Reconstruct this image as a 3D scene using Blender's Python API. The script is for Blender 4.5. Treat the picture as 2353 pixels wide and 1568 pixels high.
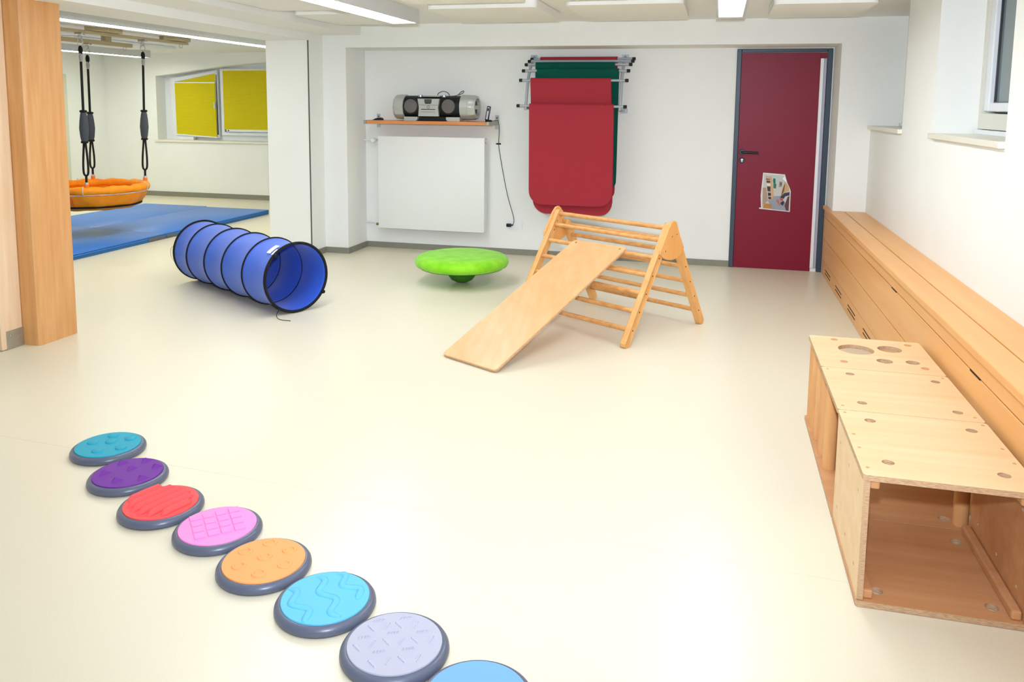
import bpy, bmesh, math, random
from mathutils import Vector, Matrix
random.seed(7)
for o in list(bpy.data.objects): bpy.data.objects.remove(o)
scene = bpy.context.scene
COL = scene.collection
PI = math.pi

# ------------------------------------------------------------------ camera
F_PX, CX, CY, YAW, PITCH, ROLL, CAM_H = 1854.8127, 1176.5, 465.7941, 0.2493, 0.1201, -0.0099, 1.5
c_, s_ = math.cos(YAW), math.sin(YAW)
rx = Vector((c_, s_, 0)); yh = Vector((-s_, c_, 0)); zz = Vector((0, 0, 1))
fw = math.cos(PITCH)*yh - math.sin(PITCH)*zz
up = math.sin(PITCH)*yh + math.cos(PITCH)*zz
RV = math.cos(ROLL)*rx - math.sin(ROLL)*up
UV = math.sin(ROLL)*rx + math.cos(ROLL)*up
cam_d = bpy.data.cameras.new('camera'); cam = bpy.data.objects.new('camera', cam_d); COL.objects.link(cam)
M = Matrix((RV, UV, -fw)).transposed().to_4x4(); M.translation = (0, 0, CAM_H)
cam.matrix_world = M
cam_d.sensor_fit = 'HORIZONTAL'; cam_d.sensor_width = 36.0
cam_d.lens = F_PX/2353*36.0
cam_d.shift_x = (1176.5-CX)/2353
cam_d.shift_y = (CY-784.0)/2353
cam_d.clip_start = 0.05; cam_d.clip_end = 100
scene.camera = cam

# ------------------------------------------------------------------ world and light
world = bpy.data.worlds.new('dusk'); scene.world = world; world.use_nodes = True
world.node_tree.nodes['Background'].inputs[0].default_value = (0.20, 0.26, 0.30, 1)
world.node_tree.nodes['Background'].inputs[1].default_value = 0.55

LAMP_E = 13.0            # ceiling luminaires
LAMP_COL = (0.91, 0.985, 1.09)
LAMP_COL2 = (0.94, 0.98, 0.90)
# the photographer's flash on the camera's hot shoe
fl = bpy.data.lights.new('camera_flash', 'SPOT'); fl.energy = 365; fl.shadow_soft_size = 0.035
fl.spot_size = math.radians(126); fl.spot_blend = 1.0; fl.color = (0.87, 0.97, 1.17)
flo = bpy.data.objects.new('camera_flash', fl); COL.objects.link(flo)
flo.location = (0.0, 0.05, CAM_H+0.19)
flo.rotation_euler = (yh*0.99 + zz*0.10 + rx*0.0).to_track_quat('-Z', 'Y').to_euler()

vs = scene.view_settings
vs.view_transform = 'Standard'; vs.look = 'None'; vs.gamma = 1.0; vs.use_curve_mapping = False
vs.exposure = 0.61

# ------------------------------------------------------------------ materials
def lin(c):
    return tuple(((v/255)/12.92 if v/255 <= 0.04045 else ((v/255+0.055)/1.055)**2.4) for v in c)
def mat(name, rgb, rough=0.6, spec=0.4, var=0.0, vscale=8.0, bump=0.0, bscale=60.0, metal=0.0, sheen=0.0, stretch=None, rgb2=None, coat=0.0, detail=4.0):
    m = bpy.data.materials.new(name); m.use_nodes = True
    nt = m.node_tree; b = nt.nodes['Principled BSDF']
    col = lin(rgb)
    b.inputs['Base Color'].default_value = (*col, 1)
    b.inputs['Roughness'].default_value = rough; b.inputs['Metallic'].default_value = metal
    b.inputs['Specular IOR Level'].default_value = spec
    if sheen: b.inputs['Sheen Weight'].default_value = sheen
    if coat: b.inputs['Coat Weight'].default_value = coat; b.inputs['Coat Roughness'].default_value = 0.25
    if var or bump:
        tc = nt.nodes.new('ShaderNodeTexCoord'); mp = nt.nodes.new('ShaderNodeMapping')
        nt.links.new(tc.outputs['Object'], mp.inputs[0])
        if stretch: mp.inputs['Scale'].default_value = stretch
    if var:
        n = nt.nodes.new('ShaderNodeTexNoise'); n.inputs['Scale'].default_value = vscale; n.inputs['Detail'].default_value = detail
        nt.links.new(mp.outputs[0], n.inputs['Vector'])
        r = nt.nodes.new('ShaderNodeValToRGB'); r.color_ramp.elements[0].position = 0.3; r.color_ramp.elements[1].position = 0.7
        c2 = lin(rgb2) if rgb2 else tuple(v*(1-var) for v in col)
        r.color_ramp.elements[0].color = (*c2, 1); r.color_ramp.elements[1].color = (*col, 1)
        nt.links.new(n.outputs['Fac'], r.inputs[0]); nt.links.new(r.outputs[0], b.inputs['Base Color'])
    if bump:
        n2 = nt.nodes.new('ShaderNodeTexNoise'); n2.inputs['Scale'].default_value = bscale; n2.inputs['Detail'].default_value = 3
        nt.links.new(mp.outputs[0], n2.inputs['Vector'])
        bp = nt.nodes.new('ShaderNodeBump'); bp.inputs['Strength'].default_value = bump; bp.inputs['Distance'].default_value = 0.004
        nt.links.new(n2.outputs['Fac'], bp.inputs['Height']); nt.links.new(bp.outputs[0], b.inputs['Normal'])
    return m
def wood(name, rgb, rgb2, axis, rough=0.42, scale=5.0, spec=0.4):
    """wood whose grain runs along axis (object coordinates)"""
    st = [7.0, 7.0, 7.0]; st['xyz'.index(axis)] = 0.55
    m = mat(name, rgb, rough=rough, spec=spec, var=0.2, vscale=scale, rgb2=rgb2, stretch=st, detail=7)
    return m
def emis(name, rgb, strength):
    m = bpy.data.materials.new(name); m.use_nodes = True
    b = m.node_tree.nodes['Principled BSDF']
    b.inputs['Base Color'].default_value = (0.8, 0.8, 0.8, 1)
    b.inputs['Emission Color'].default_value = (*rgb, 1); b.inputs['Emission Strength'].default_value = strength
    return m
WALL = mat('wall_paint', (243, 243, 236), rough=0.85, spec=0.2, var=0.02, vscale=3, bump=0.05, bscale=180)
CEIL = mat('ceiling_paint', (244, 244, 239), rough=0.9, spec=0.1)
FLOOR = mat('linoleum', (232, 223, 198), rough=0.30, spec=0.38, var=0.05, vscale=240, rgb2=(227, 217, 191), detail=2)
BASEB = mat('skirting', (140, 138, 122), rough=0.6, var=0.08, vscale=30)
FRAME_DK = mat('door_frame_paint', (50, 64, 78), rough=0.4)
DOOR_RED = mat('door_leaf_red', (130, 12, 40), rough=0.42, spec=0.25, var=0.06, vscale=90)
WHITE = mat('white_lacquer', (236, 238, 238), rough=0.35)
WHITE_MT = mat('radiator_white', (238, 240, 234), rough=0.4)
BLACK = mat('black_plastic', (18, 19, 20), rough=0.35)
BLK_MATTE = mat('black_fabric', (14, 15, 18), rough=0.85)
ALU = mat('aluminium', (200, 204, 208), rough=0.35, metal=0.7)
STEEL = mat('galvanised_steel', (178, 174, 158), rough=0.45, metal=0.6, var=0.1, vscale=20)
CHROME = mat('chrome', (210, 210, 210), rough=0.18, metal=1.0)
SILVER = mat('silver_paint', (188, 191, 183), rough=0.34, metal=0.3)
TUBE_GR = mat('grey_powder_coat', (172, 178, 184), rough=0.4, metal=0.25)
BEECH_Z = wood('beech_post', (224, 170, 112), (209, 150, 90), 'z', scale=4)
PINE_Z = wood('pine_post', (238, 212, 180), (228, 194, 154), 'z', scale=3.5, rough=0.55)
BENCH_Y = wood('beech_bench', (236, 180, 114), (228, 166, 98), 'y', scale=2.0, rough=0.38)
PLY = wood('birch_plywood', (238, 206, 160), (230, 190, 138), 'x', scale=2.2, rough=0.42)
PLY_IN = wood('beech_plywood', (212, 158, 110), (196, 138, 90), 'x', scale=2.4, rough=0.4)
PLY_EDGE = mat('plywood_edge', (214, 182, 142), rough=0.6, var=0.35, vscale=60, rgb2=(170, 130, 96), stretch=(1, 1, 9))
ROD = wood('beech_rod', (224, 170, 112), (206, 146, 90), 'z', scale=4)
TRI = wood('beech_frame', (234, 180, 112), (220, 158, 90), 'z', scale=3)
TRI_R = wood('beech_rung', (230, 176, 110), (206, 142, 78), 'x', scale=5)
GUSS = wood('beech_gusset', (234, 172, 102), (224, 158, 88), 'z', scale=2)
SLIDE = wood('slide_plywood', (230, 182, 130), (222, 168, 112), 'y', scale=2.4, rough=0.35)
SHELFW = wood('shelf_beech', (222, 146, 88), (206, 130, 74), 'x', scale=4)
TUN = mat('tunnel_nylon', (50, 100, 218), rough=0.5, spec=0.35, var=0.12, vscale=7, bump=0.25, bscale=14, sheen=0.2)
GREEN = mat('green_plush', (152, 224, 54), rough=0.9, spec=0.1, var=0.2, vscale=9, rgb2=(122, 204, 26), sheen=0.2, bump=0.3, bscale=50, stretch=(1, 1.6, 1))
GREEN_D = mat('green_dome', (58, 120, 20), rough=0.6)
DISC_B = mat('disc_rim_grey', (92, 98, 116), rough=0.32, spec=0.5)
MAT_BLUE = mat('mat_vinyl_blue', (50, 122, 212), rough=0.38, spec=0.5, var=0.05, vscale=3, bump=0.08, bscale=9)
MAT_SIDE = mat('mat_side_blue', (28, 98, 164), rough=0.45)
VELCRO = mat('velcro_grey', (96, 96, 100), rough=0.9)
ORANGE_F = mat('swing_orange', (252, 158, 0), rough=0.6, var=0.15, vscale=10, rgb2=(242, 136, 0), bump=0.5, bscale=16)
ORANGE_P = mat('swing_patch', (252, 120, 24), rough=0.6, bump=0.4, bscale=18)
PIPE_GR = mat('reflective_piping', (196, 196, 204), rough=0.5)
ROPE = mat('black_rope', (12, 12, 14), rough=0.75)
SLEEVE = mat('grey_sleeve', (64, 68, 76), rough=0.7, bump=0.5, bscale=30)
GREY_T = mat('grey_thimble', (150, 150, 150), rough=0.5)
RED_M = mat('red_foam', (168, 50, 60), rough=0.85, spec=0.2, bump=0.0)
GREEN_M = mat('green_foam', (0, 82, 66), rough=0.85, spec=0.2)
def waffle(m, scale):
    nt = m.node_tree; b = nt.nodes['Principled BSDF']
    tc = nt.nodes.new('ShaderNodeTexCoord'); mp = nt.nodes.new('ShaderNodeMapping'); mp.inputs['Rotation'].default_value = (0, PI/4, 0)
    nt.links.new(tc.outputs['Object'], mp.inputs[0])
    ch = nt.nodes.new('ShaderNodeTexChecker'); ch.inputs['Scale'].default_value = scale
    nt.links.new(mp.outputs[0], ch.inputs['Vector'])
    bp = nt.nodes.new('ShaderNodeBump'); bp.inputs['Strength'].default_value = 0.35; bp.inputs['Distance'].default_value = 0.002
    nt.links.new(ch.outputs['Fac'], bp.inputs['Height']); nt.links.new(bp.outputs[0], b.inputs['Normal'])
waffle(RED_M, 60); waffle(GREEN_M, 60)
YELLOW = mat('pleated_blind_yellow', (214, 196, 22), rough=0.75, spec=0.2)
def pleats(m):
    nt = m.node_tree; b = nt.nodes['Principled BSDF']
    tc = nt.nodes.new('ShaderNodeTexCoord')
    w = nt.nodes.new('ShaderNodeTexWave'); w.bands_direction = 'Z'; w.inputs['Scale'].default_value = 22; w.inputs['Distortion'].default_value = 0
    nt.links.new(tc.outputs['Object'], w.inputs['Vector'])
    bp = nt.nodes.new('ShaderNodeBump'); bp.inputs['Strength'].default_value = 0.25; bp.inputs['Distance'].default_value = 0.006
    nt.links.new(w.outputs['Fac'], bp.inputs['Height']); nt.links.new(bp.outputs[0], b.inputs['Normal'])
pleats(YELLOW)
GLASS = bpy.data.materials.new('window_glass'); GLASS.use_nodes = True
gb = GLASS.node_tree.nodes['Principled BSDF']; gb.inputs['Base Color'].default_value = (0.32, 0.40, 0.40, 1)
gb.inputs['Roughness'].default_value = 0.12; gb.inputs['Transmission Weight'].default_value = 0.55; gb.inputs['IOR'].default_value = 1.45
PVC = mat('window_pvc', (232, 234, 236), rough=0.35)
PVC_C = mat('window_frame_cream', (222, 220, 206), rough=0.45)
SILL = mat('sill_stone', (236, 232, 214), rough=0.35)
LAMPBODY = mat('lamp_housing', (214, 216, 216), rough=0.45)
LAMP = emis('lamp_diffuser', LAMP_COL, LAMP_E)
LAMP2 = emis('lamp_diffuser_warm', LAMP_COL2, LAMP_E)
PANELM = mat('acoustic_panel', (241, 241, 234), rough=0.95, spec=0.05)
RAILW = wood('rail_wood', (188, 174, 138), (172, 156, 120), 'y', scale=4)
MESHGR = mat('speaker_mesh', (104, 99, 94), rough=0.8, bump=0.4, bscale=400)
DISPLAY = mat('display', (70, 74, 70), rough=0.3)
SOCK = mat('socket_white', (240, 242, 240), rough=0.4)
CORD = mat('thin_cable', (70, 66, 54), rough=0.6)
BROWN_CORD = mat('tan_cord', (196, 168, 110), rough=0.7)
LABEL_W = mat('care_label', (240, 240, 240), rough=0.6)
PAPER = mat('paper', (222, 222, 218), rough=0.6)

# ------------------------------------------------------------------ mesh helpers
BASE = {}
def finish(bm, name, m, smooth=False, angle=None):
    me = bpy.data.meshes.new(name)
    bmesh.ops.recalc_face_normals(bm, faces=bm.faces)
    bm.to_mesh(me); bm.free()
    for x in (m if isinstance(m, (list, tuple)) else [m]): me.materials.append(x)
    if smooth:
        for p in me.polygons: p.use_smooth = True
        if angle:
            try: me.set_sharp_from_angle(angle=math.radians(angle))
            except Exception: pass
    return me
def empty(name, loc, label, cat, group=None, kind=None):
    o = bpy.data.objects.new(name, None); COL.objects.link(o); o.location = loc; o.empty_display_size = 0.1
    o['label'] = label; o['category'] = cat
    if group: o['group'] = group
    if kind: o['kind'] = kind
    BASE[o] = Vector(loc); return o
def part(name, bm, m, parent, M=None, smooth=False, angle=40, label=None, kind=None):
    """bm is in world coordinates (after M)"""
    if M is not None: bm.transform(M)
    bm.transform(Matrix.Translation(-BASE[parent]))
    o = bpy.data.objects.new(name, finish(bm, name, m, smooth, angle)); COL.objects.link(o)
    o.parent = parent; BASE[o] = BASE[parent]
    if label: o['label'] = label
    if kind: o['kind'] = kind
    return o
def solo(name, bm, m, label, cat, group=None, kind=None, smooth=False, angle=40, M=None):
    if M is not None: bm.transform(M)
    xs = [v.co for v in bm.verts]
    loc = Vector(((min(v.x for v in xs)+max(v.x for v in xs))/2, (min(v.y for v in xs)+max(v.y for v in xs))/2, min(v.z for v in xs)))
    bm.transform(Matrix.Translation(-loc))
    o = bpy.data.objects.new(name, finish(bm, name, m, smooth, angle)); COL.objects.link(o); o.location = loc
    o['label'] = label; o['category'] = cat; BASE[o] = loc
    if group: o['group'] = group
    if kind: o['kind'] = kind
    return o
def struct(name, bm, m, label, cat, smooth=False):
    return solo(name, bm, m, label, cat, kind='structure', smooth=smooth)
def nb(): return bmesh.new()
def box(x0, x1, y0, y1, z0, z1, bev=0.0, seg=1, bm=None):
    b = bm if bm is not None else nb()
    t = nb(); bmesh.ops.create_cube(t, size=1)
    t.transform(Matrix.Translation(((x0+x1)/2, (y0+y1)/2, (z0+z1)/2)) @ Matrix.Diagonal((abs(x1-x0), abs(y1-y0), abs(z1-z0), 1)))
    if bev: bmesh.ops.bevel(t, geom=list(t.edges), offset=bev, segments=seg, affect='EDGES', profile=0.5)
    merge(b, t); return b
def merge(b, t, M=None, mi=None):
    if M is not None: t.transform(M)
    vm = [b.verts.new(v.co) for v in t.verts]; t.verts.index_update()
    for f in t.faces:
        try:
            nf = b.faces.new([vm[v.index] for v in f.verts]); nf.material_index = f.material_index if mi is None else mi
        except ValueError: pass
    t.free(); return b
def frame_of(d):
    d = Vector(d).normalized(); a = Vector((0, 0, 1)) if abs(d.z) < 0.95 else Vector((1, 0, 0))
    u = d.cross(a).normalized(); return u, d.cross(u).normalized(), d
def cyl(p0, p1, r0, r1=None, seg=20, bev=0.0, bm=None):
    b = bm if bm is not None else nb(); r1 = r0 if r1 is None else r1
    p0, p1 = Vector(p0), Vector(p1); u, v, d = frame_of(p1-p0); L = (p1-p0).length
    prof = [(0, 0), (r0, 0), (r1, L), (0, L)] if not bev else [(0, 0), (r0-bev, 0), (r0, bev), (r1, L-bev), (r1-bev, L), (0, L)]
    return lathe(prof, seg, p0, (u, v, d), b)
def lathe(prof, seg=32, org=(0, 0, 0), axes=None, bm=None):
    b = bm if bm is not None else nb()
    u, v, d = axes if axes else (Vector((1, 0, 0)), Vector((0, 1, 0)), Vector((0, 0, 1)))
    org = Vector(org); rings = []
    for r, h in prof:
        if r <= 1e-7: rings.append([b.verts.new(org+d*h)])
        else: rings.append([b.verts.new(org+d*h+u*(r*math.cos(2*PI*i/seg))+v*(r*math.sin(2*PI*i/seg))) for i in range(seg)])
    for A, B in zip(rings, rings[1:]):
        for i in range(seg):
            j = (i+1) % seg
            if len(A) == 1 and len(B) == 1: continue
            if len(A) == 1: b.faces.new((A[0], B[i], B[j]))
            elif len(B) == 1: b.faces.new((A[i], A[j], B[0]))
            else: b.faces.new((A[i], A[j], B[j], B[i]))
    return b
def tube(pts, r, seg=8, closed=False, bm=None, caps=True, flat=1.0):
    b = bm if bm is not None else nb(); pts = [Vector(p) for p in pts]; n = len(pts); rings = []
    pu = None
    for i, p in enumerate(pts):
        a = pts[i-1] if (i > 0 or closed) else p; c = pts[(i+1) % n] if (i < n-1 or closed) else p
        d = (c-a).normalized()
        if pu is None: u, v, _ = frame_of(d)
        else:
            u = (pu-d*pu.dot(d)).normalized(); v = d.cross(u)
        pu = u; rr = r[i] if isinstance(r, (list, tuple)) else r
        rings.append([b.verts.new(p+u*(rr*math.cos(2*PI*k/seg))+v*(rr*flat*math.sin(2*PI*k/seg))) for k in range(seg)])
    for i in range(n if closed else n-1):
        A, B = rings[i], rings[(i+1) % n]
        for k in range(seg):
            l = (k+1) % seg
            b.faces.new((A[k], A[l], B[l], B[k]))
    if not closed and caps:
        b.faces.new(rings[0]); b.faces.new(rings[-1])
    return b
def smooth_path(ctrl, n=10):
    P = [Vector(p) for p in ctrl]; out = []
    for i in range(len(P)-1):
        p0 = P[max(i-1, 0)]; p1 = P[i]; p2 = P[i+1]; p3 = P[min(i+2, len(P)-1)]
        for k in range(n):
            t = k/n; out.append(0.5*((2*p1)+(p2-p0)*t+(2*p0-5*p1+4*p2-p3)*t*t+(3*p1-p0-3*p2+p3)*t**3))
    out.append(P[-1]); return out
def torus(R, r, c, n, seg=48, s2=10, bm=None, flat=1.0):
    u, v, d = frame_of(n); c = Vector(c)
    return tube([c+u*(R*math.cos(2*PI*i/seg))+v*(R*math.sin(2*PI*i/seg)) for i in range(seg)], r, s2, closed=True, bm=bm, flat=flat)
def rrect(x0, x1, y0, y1, r, n=6, corners=(1, 1, 1, 1)):
    pts = []
    for k, (cx, cy, a0) in enumerate([(x1-r, y1-r, 0), (x0+r, y1-r, PI/2), (x0+r, y0+r, PI), (x1-r, y0+r, 1.5*PI)]):
        if corners[k]:
            for i in range(n+1): pts.append((cx+r*math.cos(a0+PI/2*i/n), cy+r*math.sin(a0+PI/2*i/n)))
        else: pts.append([(x1, y1), (x0, y1), (x0, y0), (x1, y0)][k])
    return pts
def circ(cx, cy, r, n=24): return [(cx+r*math.cos(2*PI*i/n), cy+r*math.sin(2*PI*i/n)) for i in range(n)]
def plate(outer, z0, z1, holes=(), bev=0.0, edge_mi=0):
    """flat plate from an outline with holes, in XY, extruded z0..z1; side faces get edge_mi"""
    b = nb(); E = []
    for loop in [outer]+list(holes):
        vs_ = [b.verts.new((x, y, z0)) for x, y in loop]
        E += [b.edges.new((vs_[i], vs_[(i+1) % len(vs_)])) for i in range(len(vs_))]
    if holes: bmesh.ops.triangle_fill(b, use_beauty=True, use_dissolve=False, edges=E)
    else: b.faces.new([v for v in b.verts])
    bmesh.ops.recalc_face_normals(b, faces=b.faces)
    r = bmesh.ops.extrude_face_region(b, geom=list(b.faces))
    bmesh.ops.translate(b, vec=(0, 0, z1-z0), verts=[g for g in r['geom'] if isinstance(g, bmesh.types.BMVert)])
    bmesh.ops.recalc_face_normals(b, faces=b.faces)
    for f in b.faces: f.material_index = edge_mi if abs(f.normal.z) < 0.5 else 0
    return b
def basis(o, X, Y, Z):
    m = Matrix((Vector(X), Vector(Y), Vector(Z))).transposed().to_4x4(); m.translation = Vector(o); return m
def XZ(y): # maps plate coords (x, y, z) -> world (x, y0 - z, y): plate lying in a wall plane
    return basis((0, y, 0), (1, 0, 0), (0, 0, 1), (0, -1, 0))
def YZ(x): # plate (a, b, t) -> world (x+t, a, b)
    return basis((x, 0, 0), (0, 1, 0), (0, 0, 1), (1, 0, 0))

# ------------------------------------------------------------------ room dimensions
YB, YF, XR, HC = 7.8057, 7.3612, 1.2357, 2.26
XC, XP, XPB, YP, HL, HS, HBM = -3.568, -3.8167, -4.2674, 7.07, 2.0954, 2.1635, 2.0435
XN, Y0 = 0.9728, -2.6
RY1, RX0, RY0 = 11.1, -9.6, 1.5        # second room: far wall, left wall, near wall
YW1, YW2, YW3, HSILL = 6.148, 5.307, 4.03, 1.36
T = 0.25

struct('floor', box(RX0-T, XR+0.5, Y0-T, RY1+0.5, -0.1, 0), FLOOR, 'cream linoleum floor running through both rooms', 'floor')
struct('ceiling', box(RX0-T, XR+0.6, Y0-T, RY1+0.5, HC, HC+0.1), CEIL, 'low pale ceiling over both rooms', 'ceiling')
struct('wall_back', box(XC-0.3, XR+0.6, YB, YB+0.2, 0, HC), WALL, 'cream back wall with radiator and red door', 'wall')
struct('wall_front', box(RX0-T, XR+0.6, Y0-T, Y0, 0, HC), WALL, 'cream wall behind the photographer', 'wall')
b = box(XC, XN, YF, YB, HBM, HC)
struct('wall_beam', b, WALL, 'cream downstand beam along the top of the back wall', 'beam')
struct('wall_niche', box(XN, XR+0.6, YF, YB, 0, HC), WALL, 'cream wall strip to the right of the door niche', 'wall')
struct('wall_column', box(XP, XC, YF, YB, 0, HC), WALL, 'cream corner column left of the radiator', 'column')
struct('wall_partition', box(XPB, XP, YP, RY1+0.3, 0, HC), WALL, 'cream partition end beside the wide opening', 'wall')
struct('wall_left', box(XPB, XP, Y0, 3.2, 0, HC), WALL, 'cream left wall near the photographer', 'wall')
struct('wall_lintel', box(XPB, XP, 3.2, YP, HL, HC), WALL, 'cream lintel over the wide opening to the second room', 'lintel')
struct('wall_soffit', box(XP, -3.405, Y0, YF, HS, HC), WALL, 'shallow cream soffit above the opening', 'soffit')
# right wall: solid below the sills, piers between the two window niches
b = box(XR, XR+0.45, Y0, YF, 0, HSILL-0.033)
box(XR, XR+0.45, YW2, YW1, HSILL-0.033, HC, bm=b); box(XR, XR+0.45, Y0, YW3, HSILL-0.033, HC, bm=b)
struct('wall_right', b, WALL, 'cream right wall with two window niches above the bench', 'wall')
struct('trim_1', box(XP-0.006, XP+0.003, YP-0.004, YP+0.006, 0.0, HL), mat('corner_profile', (92, 90, 78), rough=0.5), 'dark vertical corner profile on the partition edge', 'trim')
# second room shell
b = box(RX0-T, -8.66, RY1, RY1+0.3, 0, HC); box(-8.66, XPB, RY1, RY1+0.3, 0, 0.885, bm=b)
# segmental head above the second room's window
pts = [(-8.66, 1.905), (-8.3, 1.945), (-7.9, 2.0), (-7.45, 2.055), (-7.0, 2.095), (-6.6, 2.118), (-6.2, 2.12), (-5.6, 2.09), (-5.2, 2.04), (-5.2, HC), (-8.66, HC)]
merge(b, plate(pts, 0, -0.3), XZ(RY1)); box(-5.2, XPB, RY1, RY1+0.3, 0.885, HC, bm=b)
struct('wall_second_back', b, WALL, 'cream far wall of the second room around the yellow-blind window', 'wall')
struct('wall_second_left', box(RX0-T, RX0, RY0, RY1, 0, HC), WALL, 'cream left wall of the second room', 'wall')
struct('wall_second_front', box(RX0-T, XPB, RY0-T, RY0, 0, HC), WALL, 'cream near wall of the second room', 'wall')
# baseboards
BH, BT = 0.058, 0.012
struct('baseboard_back', box(XC, 0.135, YB-BT, YB, 0, BH), BASEB, 'grey skirting along the back wall up to the door', 'baseboard')
struct('baseboard_column_side', box(XC, XC+BT, YF-BT, YB-BT, 0, BH), BASEB, 'grey skirting on the side of the corner column', 'baseboard')
struct('baseboard_column', box(XP+BT, XC, YF-BT, YF, 0, BH), BASEB, 'grey skirting on the front of the corner column', 'baseboard')
struct('baseboard_partition', box(XP, XP+BT, YP+0.01, YF, 0, BH), BASEB, 'grey skirting on the partition side by the blue tunnel', 'baseboard')
struct('baseboard_second_back', box(RX0, XPB, RY1-BT, RY1, 0, 0.075), BASEB, 'grey skirting along the far wall of the second room', 'baseboard')
struct('baseboard_second_left', box(RX0, RX0+BT, RY0, RY1-BT, 0, 0.075), BASEB, 'grey skirting along the left wall of the second room', 'baseboard')

# ------------------------------------------------------------------ door
d = empty('door_1', (0.55, YB, 0), 'dark red door in a blue-grey steel frame', 'door', kind='structure')
b = box(0.135, 0.176, YB-0.02, YB+0.05, 0, 2.032, 0.004); box(0.915, 0.961, YB-0.02, YB+0.05, 0, 2.032, 0.004, bm=b); box(0.176, 0.915, YB-0.02, YB+0.05, 2.0, 2.032, 0.004, bm=b)
part('frame', b, FRAME_DK, d, label='blue-grey steel frame')
leaf = part('leaf', box(0.176, 0.862, YB-0.006, YB+0.04, 0.001, 1.998, 0.002), DOOR_RED, d, label='dark red laminate leaf')
part('hinge_leaf', box(0.862, 0.914, YB-0.002, YB+0.04, 1.945, 1.998), DOOR_RED, d)
g = part('finger_guard', box(0.860, 0.889, YB-0.016, YB-0.002, 0.03, 1.945, 0.003), WHITE, d, label='white finger guard strip')
part('guard_profile', box(0.889, 0.914, YB-0.010, YB-0.002, 0.03, 1.945, 0.003), mat('guard_grey', (176, 174, 190), rough=0.4), d)
b = lathe([(0, 0), (0.027, 0), (0.027, 0.007), (0.024, 0.010), (0, 0.010)], 24, (0.215, YB-0.006, 1.09), (Vector((1, 0, 0)), Vector((0, 0, 1)), Vector((0, -1, 0))))
h = part('rosette', b, BLACK, d, smooth=True)
part('handle', tube(smooth_path([(0.215, YB-0.012, 1.09), (0.215, YB-0.05, 1.09), (0.235, YB-0.056, 1.089), (0.36, YB-0.054, 1.086)], 6), 0.0105, 12), BLACK, d, smooth=True, label='black lever handle')
b = lathe([(0, 0), (0.027, 0), (0.027, 0.007), (0.024, 0.010), (0, 0.010)], 24, (0.217, YB-0.006, 1.012), (Vector((1, 0, 0)), Vector((0, 0, 1)), Vector((0, -1, 0))))
k = part('lock_rosette', b, BLACK, d, smooth=True)
b = plate(circ(0.217, 1.018, 0.009, 16), 0, 0.003); merge(b, plate([(0.213, 1.012), (0.221, 1.012), (0.221, 0.997), (0.213, 0.997)], 0, 0.003))
part('lock_cylinder', b, CHROME, k, M=XZ(YB-0.016))

# photo print taped to the door: flat print as coloured patches on one sheet
P = empty('photo_print', (0.53, YB-0.008, 0.55), 'crumpled photo print of a storage room taped to the red door', 'poster')
def pp(zx, zy): # print layout measured on the sheet, metres on the door
    return (0.411+(zx-440)*0.000306+(zy-220)*0.000006, 0.903-(zy-220)*0.000302)
sheet = [pp(*q) for q in [(440, 220), (1070, 255), (1140, 500), (1190, 600), (1250, 760), (1240, 1400), (350, 1340), (350, 1300), (405, 1300), (385, 930), (410, 600)]]
part('sheet', plate(sheet, 0, 0.0012), PAPER, P, M=XZ(YB-0.0065))
PR = {}
def pc(rgb):
    if rgb not in PR: PR[rgb] = mat('print_%d_%d_%d' % rgb, rgb, rough=0.55)
    return PR[rgb]
patches = [((200, 198, 192), [(470, 260), (1040, 290), (1180, 620), (1225, 770), (1205, 1370), (440, 1300), (440, 900), (455, 600)]),
 ((190, 204, 198), [(710, 290), (1040, 300), (1000, 370), (800, 440), (730, 360)]),
 ((172, 150, 128), [(440, 680), (545, 680), (600, 1080), (470, 1200), (440, 1290)]),
 ((150, 154, 166), [(600, 1080), (760, 930), (960, 920), (1100, 1130), (1130, 1370), (720, 1340)]),
 ((206, 168, 132), [(510, 320), (690, 330), (750, 690), (770, 900), (700, 1070), (610, 1060), (560, 640)]),
 ((70, 62, 60), [(520, 395), (660, 410), (650, 430), (530, 430)]), ((72, 62, 58), [(540, 455), (655, 465), (650, 525), (550, 525)]),
 ((228, 226, 220), [(550, 550), (660, 555), (662, 620), (560, 620)]), ((62, 54, 50), [(565, 640), (665, 645), (665, 790), (580, 785)]),
 ((30, 36, 66), [(595, 830), (680, 840), (682, 925), (600, 925)]), ((62, 52, 50), [(605, 955), (690, 965), (690, 1030), (612, 1025)]),
 ((20, 112, 92), [(740, 380), (800, 395), (810, 540), (745, 545), (730, 450)]), ((40, 120, 84), [(745, 545), (830, 550), (825, 695), (750, 690)]),
 ((150, 146, 138), [(910, 475), (1000, 480), (990, 640), (900, 650)]), ((98, 92, 92), [(940, 505), (995, 510), (985, 600), (935, 590)]),
 ((200, 166, 112), [(1070, 480), (1180, 600), (1205, 740), (1050, 840), (960, 950), (1010, 680)]), ((122, 84, 52), [(1040, 620), (1085, 520), (1060, 760), (975, 930), (1000, 780)]),
 ((52, 48, 64), [(960, 940), (1060, 830), (1215, 790), (1215, 890), (1090, 930), (1060, 1000), (950, 980)]),
 ((196, 72, 62), [(940, 985), (1040, 1010), (1030, 1070), (960, 1060)]), ((190, 104, 78), [(840, 1030), (890, 1035), (965, 1170), (940, 1220), (850, 1110)]),
 ((34, 36, 56), [(965, 1120), (1040, 1070), (1080, 1110), (1030, 1220), (970, 1170)]),
 ((96, 50, 52), [(1160, 950), (1215, 900), (1205, 1370), (1130, 1365), (1080, 1210)]), ((186, 132, 70), [(500, 1160), (715, 1180), (720, 1330), (450, 1310)]),
 ((244, 244, 242), [(1065, 300), (1140, 520), (1000, 390)])]
pb = nb(); pm = []
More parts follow.
